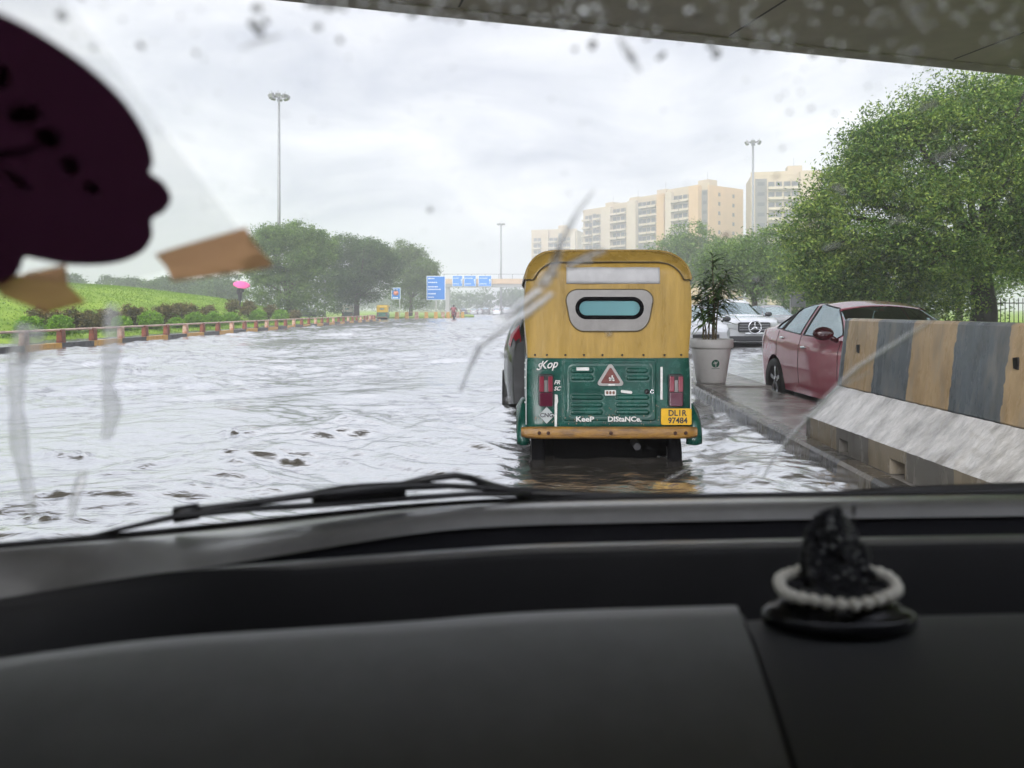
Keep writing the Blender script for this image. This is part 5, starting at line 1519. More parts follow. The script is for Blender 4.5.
Ed = [(0, 1), (1, 2), (2, 3), (3, 4), (4, 5), (5, 6), (0, 7), (7, 8), (8, 9), (9, 10), (0, 11), (11, 12), (12, 13), (13, 14), (2, 15), (15, 16), (16, 17), (17, 18), (2, 19), (19, 20), (20, 21), (21, 22)]
pers = figure('person', 'person in dark clothes walking on the mound under a pink umbrella', (xp, Yp, zp - .02), R(60), J, Rr, Ed,
              cloth_mat('dark_clothes', [(0, (.03, .03, .035)), (.12, (.025, .027, .035)), (.92, (.035, .03, .04)), (1.50, SKIN), (1.70, (.01, .01, .01))]))
um = empty('umbrella', (xp + .16, Yp - .2, zp + 1.40)); tag(um, 'bright pink open umbrella tilted over the person on the mound', 'umbrella')
um.rotation_euler = (R(24), R(16), 0)
cn = MB(); Pn = np.zeros((33, 8, 3))
for i, a in enumerate(np.linspace(0, 2 * PI, 33)):
    for j, t in enumerate(np.linspace(0, 1, 8)):
        r = .66 * t * (1 - .05 * abs(math.sin(4 * a)) * t); Pn[i, j] = (r * math.cos(a), r * math.sin(a), .62 - .24 * t * t + .02 * abs(math.sin(4 * a)) * t)
cn.grid(Pn); cn.build('canopy', mat('umbrella_pink', (.72, .09, .28), .5), um, solid=.006)
MB().tube([(0, 0, -.25), (0, 0, .66)], .012, 8).build('shaft', STEEL, um)
for k in range(8):
    a = 2 * PI * k / 8
    MB().tube([(0, 0, .40), (.3 * math.cos(a), .3 * math.sin(a), .535)], .006, 5).build('rib', STEEL, um)

# motorcycle and rider far ahead, seen from behind
Ym = 88.0; xm = (453.5 - 512) / 770 * Ym
mb = empty('motorcycle', (xm, Ym, -.12)); tag(mb, 'dark motorcycle wading through the flood far ahead', 'motorcycle')
for y in (0, 1.25):
    b = MB().lathe([(.2, -.05), (.27, -.055), (.30, 0), (.27, .055), (.2, .05)], (0, 0, 0), 20, M=Matrix.Rotation(PI / 2, 3, 'Y'))
    w_ = b.build('wheel', RUBBER, mb, loc=(0, y, .30))
    MB().lathe([(0, .03), (.2, .02), (.2, -.02), (0, -.03)], (0, 0, 0), 16, M=Matrix.Rotation(PI / 2, 3, 'Y')).build('rim', STEEL, w_)
MB().prism([(-.25, .55), (.1, .45), (.95, .50), (1.15, .80), (.75, .95), (.35, .80), (-.3, .84)], -.11, .11, axis='X').build('body', mat('bike_red', (.12, .02, .02), .3), mb, bevel=.05)
MB().box((0, .05, .85), (.26, .7, .10)).build('seat', BLACK, mb, bevel=.03)
MB().tube([(-.36, .82, 1.04), (-.1, .98, 1.0), (.1, .98, 1.0), (.36, .82, 1.04)], .018, 8).build('handlebar', STEEL, mb)
MB().box((0, -.34, .74), (.16, .05, .10)).build('tail_light', REDLENS, mb, bevel=.01)
MB().tube([(.16, -.2, .35), (.16, .8, .33)], .045, 8).build('exhaust', STEEL, mb)
for s in (-1, 1):
    MB().ball((s * .40, .86, 1.20), (.06, .02, .045), 6).build('mirror', BLACK, mb)
J = [(0, .02, .98), (0, .03, 1.15), (0, .10, 1.36), (0, .14, 1.48), (0, .15, 1.55), (0, .16, 1.66), (0, .17, 1.76),
     (-.14, .12, .93), (-.22, .50, .80), (-.20, .40, .42), (-.20, .52, .36), (.14, .12, .93), (.22, .50, .80), (.20, .40, .42), (.20, .52, .36),
     (-.22, .12, 1.42), (-.34, .38, 1.20), (-.34, .76, 1.10), (-.34, .82, 1.08), (.22, .12, 1.42), (.34, .38, 1.20), (.34, .76, 1.10), (.34, .82, 1.08)]
Rr2 = [.18, .17, .19, .10, .07, .12, .10, .11, .08, .055, .05, .11, .08, .055, .05, .09, .065, .05, .045, .09, .065, .05, .045]
figure('person', 'person in a reddish raincoat and dark helmet riding the motorcycle far ahead', (xm, Ym, -.12), 0, J, Rr2, Ed,
       cloth_mat('raincoat', [(0, (.03, .03, .03)), (.5, (.20, .045, .05)), (1.52, (.03, .012, .014))]))
# other auto rickshaws
r2 = make_rickshaw('small distant yellow and green auto rickshaw near the blue sign with the orange disc', 'auto rickshaws on the flooded road', canvas=(.62, .40, .015), green=(.012, .12, .07), full=False)
r2.location = ((382 - 512) / 770 * 88, 88, 0)
r3 = make_rickshaw('distant cream topped auto rickshaw just beyond the end of the left guard rail', 'auto rickshaws on the flooded road', canvas=(.78, .74, .67), green=(.08, .12, .10), full=False)
r3.location = ((347 - 512) / 770 * 92, 92, 0)
# sprays of water thrown by traffic
# ------------------------------------------------------------------ the car we sit in
_bx = np.array([-1.1, -.66, -.482, -.358, -.273, -.127, 0, .277, .6, .9, 1.2, 1.5])
_by = np.array([.48, .655, .725, .765, .803, .868, .899, .920, .938, .93, .88, .78])
_gx = np.linspace(-1.0, 1.5, 501); _gy = np.interp(_gx, _bx, _by)
_ker = np.exp(-(np.arange(-40, 41) * .005 / .06) ** 2); _ker /= _ker.sum()
_gy = np.convolve(np.pad(_gy, 40, mode='reflect', reflect_type='odd'), _ker, mode='valid')
def base_y(x):
    """foot of the windscreen in plan: bowed, nearer to us at the left"""
    return float(np.interp(x, _gx, _gy))
def fq(x): return 1 - .22 * float(ss(-.05, -.40, x))
ZB, SLOPE = .957, 1.6
def glass_y(x, z): return base_y(x) - SLOPE * (z - ZB)
def on_glass(px, py, off=0.0):
    """where the sight line through a pixel meets the windscreen; off moves along its outward normal"""
    d = ray(px, py); lo, hi = .05, 3.0
    for _ in range(50):
        t = (lo + hi) / 2
        p = Vector((d[0] * t, d[1] * t, CZ + d[2] * t))
        if (p.y - glass_y(p.x, p.z)) * gnormal(p).y < off: lo = t
        else: hi = t
    return p
def gnormal(p):
    return Vector(((base_y(p.x - .01) - base_y(p.x + .01)) / .02, 1, SLOPE)).normalized()

car = empty('car_interior', (0, 0, 0)); tag(car, 'dark dashboard and wipers of the car we sit in, below its wet windscreen', 'car interior')
def dashmat(name, c, r):
    m = mat(name, c, r, var=.1, vscale=30, bump=.22, bscale=900, spec=.5)
    return m
DM = dashmat('dash_grain', (0.085, 0.085, 0.087), .28)
DM2 = dashmat('dash_pad', (0.10, 0.103, 0.107), .42)
_b = DM2.node_tree.nodes['Principled BSDF']; _b.inputs['Coat Weight'].default_value = .8; _b.inputs['Coat Roughness'].default_value = .38
DM3 = mat('dash_slot', (0.003, 0.003, 0.005), .8, spec=.2)
XS = np.linspace(-.66, 1.36, 130)
def loft(name, prof, m, xs=XS, parent=car, smooth=True):
    """prof(x) -> list of (q,z), q measured back from the foot of the windscreen"""
    P = np.array([[(x, base_y(x) - q * fq(x), z) for q, z in prof(x)] for x in xs])
    return MB().grid(P, smooth=smooth, flip=False).build(name, m, parent)
dash = empty('dashboard'); dash.parent = car
def slot_w(x):   # 0 at the pointed left tip, 1 when fully open
    return float(ss(-.30, -.04, x)) ** .8
QF, QNC = .062, .161
def QNX(x): return QNC * (1 - .62 * float(ss(-.22, -.47, x)))
def top_pad(x):
    QN = QNX(x); s = slot_w(x); qe = QN - (QN - QF) * s
    lf = float(ss(-.22, -.50, x))
    pts = [(-.03, ZB - .02), (0, ZB - .003)]
    for t in np.linspace(0, 1, 10)[1:]:
        q = qe * t
        pts.append((q, ZB - .002 + .004 * math.sin(PI * t) - .010 * s * max(0, t - .8) / .2 - .035 * lf * t ** 1.3))
    return pts
def lip(x, part='wall'):
    QN = QNX(x)
    lf = float(ss(-.22, -.50, x)); z0 = ZB - .002 - .035 * lf
    s = slot_w(x)
    k = min(1, 2 * s)
    if part == 'lip': return [(QN + .0002, z0 - .05 * s), (QN + .0003, z0 - .003 * k), (QN + .003 * k + .0004, z0), (QN + .013 * k + .0005, z0), (QN + .018 * k + .0006, z0 - (.003 + .004 * lf) * k)]
    o_ = .0176 * min(1, 2 * s)
    pts = [(QN - .0002 + o_, z0 + .0004 - (.003 + .004 * lf) * min(1, 2 * s)), (QN + .0004 + o_, z0 - .003 - .004 * lf)]
    w = .012 + .09 * lf      # the wall below the lip is steep in the middle and rolls over at the left end
    for t in np.linspace(0.1, 1, 12):
        pts.append((QN + .0004 + .0176 * min(1, 2 * s) + w * t, z0 - .003 - (.085 - .03 * lf) * float(ss(-.1, 1, t))))
    pts += [(.268, ZB - .095), (.29, ZB - .09), (.310, ZB - .085), (.318, ZB - .07)]
    return pts
_b = DM.node_tree.nodes['Principled BSDF']; _b.inputs['Coat Weight'].default_value = 1; _b.inputs['Coat Roughness'].default_value = .2; _b.inputs['Coat IOR'].default_value = 1.7
loft('top_pad', top_pad, DM, parent=dash)
loft('vent_lip', lambda x: lip(x, 'lip'), DM, xs=np.linspace(-.298, 1.36, 150), parent=dash)
loft('recess_panel', lip, dashmat('dash_recess_shade', (0.004, 0.004, 0.005), .75), parent=dash)  # near-black colour stands in for the shade below the lip
xsl = np.linspace(-.298, 1.36, 150)
loft('defroster_vent', lambda x: [(QNX(x) - (QNX(x) - QF) * slot_w(x) - .006, ZB - .0032 - .0105 * slot_w(x) - .035 * float(ss(-.22, -.50, x))), (QNX(x) - (QNX(x) - QF) * slot_w(x), ZB - .016 - .05 * slot_w(x)), (QNX(x) - .002, ZB - .052 * slot_w(x) - .012), (QNX(x) + .001, ZB - .0034 - .035 * float(ss(-.22, -.50, x)))], DM3, xs=xsl, parent=dash)
PE = .283
def pad(drop):
    def f(x):
        lf = float(ss(-.2, -.6, x))
        pts = [(PE + drop * .022 + .010, ZB - .055), (PE + drop * .022, ZB - .022 - .01 * drop)]
        for t in np.linspace(0, 1, 22):
            q = PE + drop * .022 + .003 + .40 * t
            z = ZB - .010 - .004 * drop - .008 * (1 - float(ss(0, .04, t))) - .13 * t ** 1.6 - .02 * lf
            pts.append((q, z))
        pts.append((pts[-1][0] + .005, ZB - .35))
        return pts
    return f
# the front pad ends at a seam; the centre panel carries on beyond it a little lower
def seam_x(q): return .181 - (q - PE) * .093
def pad_mesh(name, drop, left, m):
    f = pad(drop); P = []
    for k in range(90):
        row = []
        for (q, z) in f(0):
            sx = seam_x(q)
            x = (-.66 + (sx - .0012 + .66) * k / 89) if left else (sx + .0012 + (1.36 - sx) * k / 89)
            zz = dict(f(x)).get(q, z) if False else f(x)[[a[0] for a in f(0)].index(q)][1]
            row.append((x, base_y(x) - q * fq(x), zz))
        P.append(row)
    return MB().grid(np.array(P)).build(name, m, dash)
pad_mesh('front_pad', 0, True, DM2)
pad_mesh('centre_panel', 1, False, mat('dash_centre', (0.055, 0.056, 0.058), .5, bump=.2, bscale=900))
sq = [PE + .003 + .40 * t for t in np.linspace(0, 1, 12)]
MB().grid(np.array([[(seam_x(q) + dx, base_y(seam_x(q)) - q * fq(seam_x(q)), ZB - .014 - .13 * ((q - PE - .003) / .40) ** 1.6 - dz) for dx, dz in ((-.006, .010), (.008, .012))] for q in sq])).build('seam', BLACK, dash)

# windscreen pane and the black band round its foot
def pane(z0, z1, off, nm, m, solid=.004, xs=np.linspace(-.60, 1.30, 60), shrink=.36, parent=car):
    zs = np.linspace(z0, z1, 24); P = []
    for t, z in enumerate(zs):
        row = []
        f = (z - ZB) / .40
        for x in xs:
            x2 = .35 + (x - .35) * (1 - shrink * .55 * max(0, f))
            p = Vector((x2, glass_y(x2, z), z)); row.append(p + gnormal(p) * off)
        P.append(row)
    return MB().grid(np.array(P)).build(nm, m, parent, solid=solid)
CL = bpy.data.materials.new('windscreen_glass'); CL.use_nodes = True
CL.node_tree.nodes.remove(CL.node_tree.nodes['Principled BSDF'])
t_ = CL.node_tree.nodes.new('ShaderNodeBsdfTransparent'); t_.inputs['Color'].default_value = (0.985, 0.982, 0.985, 1)
CL.node_tree.links.new(t_.outputs[0], CL.node_tree.nodes['Material Output'].inputs['Surface'])
ws = pane(ZB - .005, 1.345, 0, 'windscreen', CL)
pane(ZB - .04, ZB - .010, .008, 'cowl_strip', BLACK, parent=car)
# cabin shell round us
LIN = mat('roof_lining', (0.05, 0.05, 0.048), .9)
TINT = bpy.data.materials.new('dimmed_window'); TINT.use_nodes = True
TINT.node_tree.nodes.remove(TINT.node_tree.nodes['Principled BSDF'])
q_ = TINT.node_tree.nodes.new('ShaderNodeBsdfTransparent'); q_.inputs['Color'].default_value = (.07, .075, .075, 1)  # dark tint added out of view to keep side light off the dash
TINT.node_tree.links.new(q_.outputs[0], TINT.node_tree.nodes['Material Output'].inputs['Surface'])
rf = MB(); P = []
for y in np.linspace(.235, -1.6, 14):
    P.append([(.35 + (x - .35) * .80, y - (0.30 * ((x - .35)) ** 4 if y > .2 else 0), 1.352 + .035 * (1 - ((x - .35) / .95) ** 2) + .02 * min(1, (.235 - y) / .5)) for x in np.linspace(-.6, 1.3, 20)])
rf.grid(np.array(P), flip=False).build('roof_lining', LIN, car, solid=.02)
for s in (-1, 1):
    xb, xt = .35 + s * .96, .35 + s * .765
    MB().tube([(xb, base_y(.35 + s * .94) + .02, ZB - .03), ((xb + xt) / 2, .5, 1.20), (xt, glass_y(xt, 1.345) - .02, 1.37)], [.045, .04, .04], 8).build('roof_pillar', LIN, car)
    MB().tube([(.35 + s * .97, -.45, .9), (xt, -.42, 1.38)], .05, 8).build('roof_pillar', LIN, car)
    MB().box((.35 + s * .99, -.35, .55), (.08, 2.3, .74)).build('door_panel', BLACK, car, bevel=.02)
    MB().add([(.35 + s * .985, .55, .90), (.35 + s * .985, -1.6, .90), (xt, -1.6, 1.38), (xt, .28, 1.38)], [(0, 1, 2, 3)]).build('side_window', TINT, car, solid=.004)
MB().box((.35, -1.65, .75), (2.0, .06, 1.15)).build('rear_light_block', LIN, car)  # added in place of rear glass and seats, closed to darken the cabin
MB().box((.35, -.4, .16), (1.9, 2.6, .04)).build('floor', BLACK, car)
for x in (0, .75):
    st_ = MB().box((x, -.45, .72), (.5, .14, .75), Matrix.Rotation(-.2, 3, 'X')).build('seat', DARKIN, car, bevel=.05)
bon = MB(); P = []
for y in np.linspace(0, 1, 14):
    P.append([(.35 + xx * (.92 - .10 * y), .99 - .30 * abs(xx) ** 3 + y * .95 * (1 - .12 * xx * xx), .925 - .05 * abs(xx) ** 3 - .30 * y ** 1.15 - .25 * max(0, y - .85)) for xx in np.linspace(-1, 1, 20)])
bon.grid(np.array(P)).build('bonnet', mat('bonnet_paint', (.30, .30, .31), .2, coat=.7), car, solid=.01)

# wipers lying on the outside of the glass
def wpath(pxs, off): return [on_glass(x, y, off) for x, y in pxs]
wp = empty('wiper'); wp.parent = car
MB().tube(wpath([(84, 538), (130, 527), (178, 516), (250, 509), (320, 505), (400, 499), (470, 494), (530, 494)], .010), [.0018, .0026, .0034, .0034, .0034, .0034, .0034, .003], 8).build('rubber_blade', BLACK, wp)
MB().tube(wpath([(176, 516), (200, 511), (250, 503), (318, 494), (360, 490), (405, 486), (450, 486), (520, 490), (600, 497)], .018), [.006, .0055, .0036, .0042, .0075, .0055, .0034, .004, .004], 8).build('blade_frame', BLACK, wp)
MB().tube(wpath([(174, 515), (199, 511)], .016), [.0085, .0085], 8).build('end_clip', BLACK, wp)
MB().tube(wpath([(312, 497), (345, 494), (404, 490)], .020), [.007, .0105, .0095], 8).build('joint_block', BLACK, wp)
MB().tube(wpath([(395, 488), (425, 479), (455, 475.5), (470, 478), (490, 485), (525, 495), (560, 500)], .026), [.006, .0042, .004, .004, .0045, .006, .007], 8).build('wiper_arm', BLACK, wp)
wp2 = empty('wiper'); wp2.parent = car
MB().tube(wpath([(520, 493), (600, 495), (700, 496.5), (800, 495), (900, 493), (1060, 488)], .012), [.003, .0035, .0035, .004, .004, .004], 8).build('rubber_blade', BLACK, wp2)
MB().tube(wpath([(810, 496), (900, 491), (1060, 487)], .02), [.004, .006, .008], 8).build('wiper_arm', BLACK, wp2)

# ------------------------------------------------------------------ taped card in a clear sleeve
def glass_sheet(name, poly, off, thick, m, parent=None, sub=1):
    n = len(poly); c = (sum(p[0] for p in poly) / n, sum(p[1] for p in poly) / n)
    b = MB()
    A = [on_glass(x, y, off) for x, y in poly]; B = [p - gnormal(p) * thick for p in A]
    b.v = [tuple(p) for p in A + B]
    b.f = [tuple(range(n)), tuple(range(2 * n - 1, n - 1, -1))] + [((i + 1) % n, i, n + i, n + (i + 1) % n) for i in range(n)]
    b.m = [0] * len(b.f); b.sm = [False] * len(b.f)
    return b.build(name, m, parent, merge=1e-7)
def smooth_poly(keys, per=6):
    out = []; n = len(keys)
    for i in range(n):
        p0, p1, p2, p3 = [Vector((*keys[(i + k) % n], 0)) for k in (-1, 0, 1, 2)]
        for t in np.linspace(0, 1, per + 1)[:-1]:
            q = .5 * ((2 * p1) + (-p0 + p2) * t + (2 * p0 - 5 * p1 + 4 * p2 - p3) * t * t + (-p0 + 3 * p1 - 3 * p2 + p3) * t ** 3)
            out.append((q.x, q.y))
    return out
CARD = mat('maroon_card', (0.085, 0.028, 0.052), .6, var=.25, vscale=30)
_b = CARD.node_tree.nodes['Principled BSDF']; _l = CARD.node_tree.nodes.new('ShaderNodeBsdfTranslucent'); _l.inputs['Color'].default_value = (.40, .22, .33, 1)
_x = CARD.node_tree.nodes.new('ShaderNodeMixShader'); _x.inputs[0].default_value = .5
CARD.node_tree.links.new(_b.outputs[0], _x.inputs[1]); CARD.node_tree.links.new(_l.outputs[0], _x.inputs[2]); CARD.node_tree.links.new(_x.outputs[0], CARD.node_tree.nodes['Material Output'].inputs['Surface'])
card_px = smooth_poly([(-60, 5), (-20, 6), (20, 22), (60, 46), (95, 72), (125, 102), (146, 135), (153, 160), (150, 172), (163, 182), (171, 197), (164, 210), (152, 218), (152, 236), (140, 252), (112, 262),
                       (70, 263), (40, 258), (25, 256), (20, 268), (8, 281), (-15, 290), (-60, 290), (-90, 200), (-90, 80)])
cd = glass_sheet('maroon_card', card_px, -.008, .0012, CARD)
tag(cd, 'dark maroon cut out card with a rounded lobe stuck inside the windscreen at upper left', 'card')
INK = CARD.copy(); INK.name = 'card_ink'
for n_ in INK.node_tree.nodes:
    if n_.type == 'BSDF_TRANSLUCENT': n_.inputs['Color'].default_value = (.5, .4, .45, 1)
for keys in ([(6, 112), (20, 104), (36, 106), (40, 118), (28, 124), (12, 122)], [(34, 132), (48, 127), (60, 134), (62, 144), (50, 148), (38, 143)], [(60, 158), (72, 156), (80, 164), (78, 174), (66, 174)],
             [(-4, 68), (8, 66), (10, 84), (-2, 90)], [(-8, 152), (14, 150), (34, 146), (36, 150), (14, 156), (-8, 160)], [(2, 166), (12, 172), (30, 186), (26, 190), (8, 178)], [(84, 184), (96, 182), (98, 196), (90, 192)]):
    glass_sheet('ink_mark', smooth_poly(keys, 4), -.0095, .0004, INK, cd)
def veil(name, col, a):
    m = bpy.data.materials.new(name); m.use_nodes = True; nt = m.node_tree; nt.nodes.remove(nt.nodes['Principled BSDF'])
    tr = nt.nodes.new('ShaderNodeBsdfTransparent'); tl_ = nt.nodes.new('ShaderNodeBsdfTranslucent'); tl_.inputs['Color'].default_value = (*col, 1)
    mx = nt.nodes.new('ShaderNodeMixShader'); mx.inputs['Fac'].default_value = a
    nt.links.new(tr.outputs[0], mx.inputs[1]); nt.links.new(tl_.outputs[0], mx.inputs[2]); nt.links.new(mx.outputs[0], nt.nodes['Material Output'].inputs['Surface'])
    return m
sl_ = glass_sheet('plastic_sleeve', [(-90, -40), (52, -40), (66, 0), (110, 58), (160, 125), (205, 185), (246, 240), (232, 250), (150, 275), (60, 290), (0, 300), (-90, 305)], -.0045, .0006, veil('sleeve_plastic', (.85, .92, .93), .11))
tag(sl_, 'clear milky plastic sleeve holding the maroon card on the windscreen', 'plastic sleeve')
TAPE = bpy.data.materials.new('brown_tape'); TAPE.use_nodes = True
nt = TAPE.node_tree; b_ = nt.nodes['Principled BSDF']; b_.inputs['Base Color'].default_value = (.30, .19, .10, 1); b_.inputs['Roughness'].default_value = .45
tl_ = nt.nodes.new('ShaderNodeBsdfTranslucent'); tl_.inputs['Color'].default_value = (.6, .45, .33, 1)
tc_ = nt.nodes.new('ShaderNodeTexCoord'); nz = nt.nodes.new('ShaderNodeTexNoise'); nz.inputs['Scale'].default_value = 60; nt.links.new(tc_.outputs['Object'], nz.inputs[0])
cr = nt.nodes.new('ShaderNodeValToRGB'); cr.color_ramp.elements[0].color = (.70, .52, .38, 1); cr.color_ramp.elements[1].color = (.85, .68, .53, 1); nt.links.new(nz.outputs['Fac'], cr.inputs[0]); nt.links.new(cr.outputs[0], tl_.inputs['Color'])
mx = nt.nodes.new('ShaderNodeMixShader'); mx.inputs['Fac'].default_value = .85
nt.links.new(b_.outputs[0], mx.inputs[1]); nt.links.new(tl_.outputs[0], mx.inputs[2])
tt_ = nt.nodes.new('ShaderNodeBsdfTransparent'); tt_.inputs['Color'].default_value = (.95, .72, .55, 1); m9 = nt.nodes.new('ShaderNodeMixShader'); m9.inputs['Fac'].default_value = .42
nt.links.new(mx.outputs[0], m9.inputs[1]); nt.links.new(tt_.outputs[0], m9.inputs[2]); nt.links.new(m9.outputs[0], nt.nodes['Material Output'].inputs['Surface'])
t1 = glass_sheet('adhesive_tape', [(155, 254), (170, 249), (246, 227), (252, 238), (273, 265), (250, 270), (172, 281), (166, 266)], -.011, .0008, TAPE)
tag(t1, 'brown adhesive tape strip holding the sleeve corner, right of the maroon card', 'tape', 'brown tape strips on the windscreen')
t2 = glass_sheet('adhesive_tape', [(-4, 282), (30, 272), (66, 264), (68, 284), (86, 302), (46, 312), (20, 302), (0, 294)], -.011, .0008, TAPE)
tag(t2, 'brown adhesive tape strip below the maroon card, its lower end cut at an angle', 'tape', 'brown tape strips on the windscreen')

# ------------------------------------------------------------------ rain on the glass
DROP = bpy.data.materials.new('rain_water'); DROP.use_nodes = True
nt = DROP.node_tree; nt.nodes.remove(nt.nodes['Principled BSDF'])
gl_ = nt.nodes.new('ShaderNodeBsdfGlass'); gl_.inputs['IOR'].default_value = 1.33; gl_.inputs['Roughness'].default_value = 0.02
tl_ = nt.nodes.new('ShaderNodeBsdfTranslucent'); tl_.inputs['Color'].default_value = (1, 1, 1, 1)
dm_ = nt.nodes.new('ShaderNodeMixShader'); dm_.inputs['Fac'].default_value = .06
nt.links.new(gl_.outputs[0], dm_.inputs[1]); nt.links.new(tl_.outputs[0], dm_.inputs[2]); nt.links.new(dm_.outputs[0], nt.nodes['Material Output'].inputs['Surface'])
def rain():
    g2 = np.random.default_rng(44); b = MB(); spots = []
    for _ in range(130):
        px = g2.uniform(300, 1020); edge = (px - 230) / 790 * 78
        py = edge * g2.uniform(-.15, 1.0) + g2.normal(0, 2) - 2
        spots.append((px, py, g2.uniform(.0009, .0019)))
    for _ in range(40): spots.append((g2.uniform(560, 1020), g2.uniform(0, 62), g2.uniform(.0012, .0022)))
    for _ in range(10): spots.append((g2.uniform(60, 330), g2.uniform(-5, 60), g2.uniform(.0010, .0022)))
    for _ in range(26): spots.append((g2.uniform(100, 1020), g2.uniform(60, 480), g2.uniform(.0004, .0008)))
    for _ in range(45): spots.append((g2.uniform(770, 1020), g2.uniform(80, 310), g2.uniform(.0007, .0013)))
    for _ in range(170): spots.append((g2.uniform(60, 1020), g2.uniform(-5, 330), g2.uniform(.0003, .0007)))
    for px, py, dx, dy in ((833, 247, 12, -4), (944, 157, 12, -3), (930, 106, 12, -4), (952, 152, 22, -7), (840, 190, 8, 5), (896, 222, 10, -5)):
        for t in (-.5, 0, .5): spots.append((px + dx * t, py + dy * t, .0016))
    spots += [(692, 11, .0032), (586, 11, .0030), (555, 275, .0022), (590, 262, .002), (609, 334, .0022), (505, 355, .003), (508, 400, .003), (340, 40, .0014),
              (726, 235, .002), (757, 280, .0026), (775, 283, .002), (430, 210, .0016), (318, 4, .002)]
    for px, py, r in spots:
        c = on_glass(px, py, .0026); nn_ = gnormal(c); up = Vector((0, -SLOPE, 1)).normalized(); sx_ = nn_.cross(up).normalized(); up = sx_.cross(nn_)
        M = Matrix((sx_, up, nn_)).transposed(); el = g2.uniform(.9, 1.5)
        prof = [(0, 0), (1, 0), (.96, .22), (.82, .40), (.6, .52), (.3, .58), (0, .6)]
        hk = 1.6 if py < (px - 225) / 799 * 77 + 2 or r == .0016 else .35
        b.lathe([(a * r, z * r * hk) for a, z in prof], c, 10, M=M @ Matrix.Diagonal((1, el, 1)).to_3x3())
    o = b.build('raindrops', DROP); tag(o, 'small raindrops scattered over the windscreen', 'raindrops', kind='stuff')
rain()
STRK = bpy.data.materials.new('streak_water'); STRK.use_nodes = True
nt = STRK.node_tree; nt.nodes.remove(nt.nodes['Principled BSDF'])
gl_ = nt.nodes.new('ShaderNodeBsdfGlass'); gl_.inputs['IOR'].default_value = 1.33; gl_.inputs['Roughness'].default_value = 0.12
tr_ = nt.nodes.new('ShaderNodeBsdfTransparent')
m2_ = nt.nodes.new('ShaderNodeMixShader'); m2_.inputs['Fac'].default_value = .52
tl_ = nt.nodes.new('ShaderNodeBsdfTranslucent'); tl_.inputs['Color'].default_value = (.95, .97, 1, 1)
ad_ = nt.nodes.new('ShaderNodeMixShader'); ad_.name = 'body'; ad_.inputs['Fac'].default_value = .12
nt.links.new(gl_.outputs[0], ad_.inputs[1]); nt.links.new(tl_.outputs[0], ad_.inputs[2])
nt.links.new(tr_.outputs[0], m2_.inputs[1]); nt.links.new(ad_.outputs[0], m2_.inputs[2])
nt.links.new(m2_.outputs[0], nt.nodes['Material Output'].inputs['Surface'])
FILM = STRK.copy(); FILM.name = 'thin_water'
for n_ in FILM.node_tree.nodes:
    if n_.type == 'MIX_SHADER' and n_.name != 'body': n_.inputs['Fac'].default_value = .34
def streak(label, runs, m=None, wk=.27, hk=.6):
    b = MB(); g2 = np.random.default_rng(len(label))
    for pts in runs:
        P_, W_ = [], []
        for (x0, y0, w0), (x1, y1, w1) in zip(pts[:-1], pts[1:]):
            for t in np.linspace(0, 1, 6)[:-1]:
                P_.append((x0 + (x1 - x0) * t, y0 + (y1 - y0) * t)); W_.append((w0 + (w1 - w0) * t) * g2.uniform(.8, 1.1))
        P_.append(pts[-1][:2]); W_.append(pts[-1][2])
        rows = []
        for i, (px, py) in enumerate(P_):
            c = on_glass(px, py, .0026); nn_ = gnormal(c)
            a = on_glass(*P_[min(i + 1, len(P_) - 1)], .0026) - on_glass(*P_[max(0, i - 1)], .0026)
            s = a.cross(nn_).normalized(); w_ = W_[i] * c.length / 770 * wk
            rows.append([c + s * w_ * math.cos(q) + nn_ * w_ * hk * math.sin(q) for q in np.linspace(0, PI, 7)] + [c + s * w_ * .99 - nn_ * .0002])
        b.grid(np.array([[tuple(v) for v in r] for r in rows]))
    o = b.build('water_streak', m or STRK); tag(o, label, 'water streak', 'water streaks on the windscreen'); return o
streak('long bent white water streak crossing the left shoulder of the auto rickshaw', [[(594, 190, 1), (576, 215, 4), (560, 245, 5)], [(560, 246, 4), (553, 268, 11), (541, 288, 9)], [(566, 268, 8), (590, 256, 10), (606, 250, 4)],
       [(540, 290, 10), (520, 306, 11), (503, 318, 8)], [(552, 294, 6), (525, 315, 11), (500, 331, 8), (480, 346, 6), (468, 372, 4), (460, 392, 2)]])
streak('faint diagonal water streak over the striped barrier and the red car', [[(944, 312, 3), (905, 338, 7), (860, 366, 8), (832, 392, 7), (806, 420, 8), (775, 455, 6), (762, 480, 4)]], FILM, .3, .5)
streak('thin diagonal water streak from the auto rickshaw bumper to the foot of the glass', [[(722, 452, 5), (700, 464, 6), (672, 478, 6), (662, 484, 3)]], FILM, .3, .5)
streak('short water streak rising to the right edge over the barrier foot', [[(800, 420, 4), (835, 390, 5), (870, 372, 3)]], FILM, .3, .5)
streak('leftmost vertical water trickle down the glass below the taped card', [[(24, 325, 6), (17, 360, 9), (16, 400, 7), (20, 450, 9), (30, 500, 8), (33, 518, 4)]], FILM, .42, .3)
streak('vertical water trickle right of the leftmost one, over the guard rail', [[(36, 330, 7), (30, 350, 9), (22, 365, 5)], [(112, 305, 5), (112, 350, 8), (108, 385, 6), (113, 412, 10), (106, 440, 5)], [(84, 470, 5), (74, 500, 7), (71, 519, 4)]], FILM, .42, .3)
streak('grey smeared water trace in the sky above the left lamp mast', [[(282, 36, 2), (262, 42, 4), (240, 50, 2)]], FILM)
streak('grey smeared water trace hanging below the flyover edge', [[(618, 38, 2), (628, 52, 5), (640, 72, 2)]], FILM)

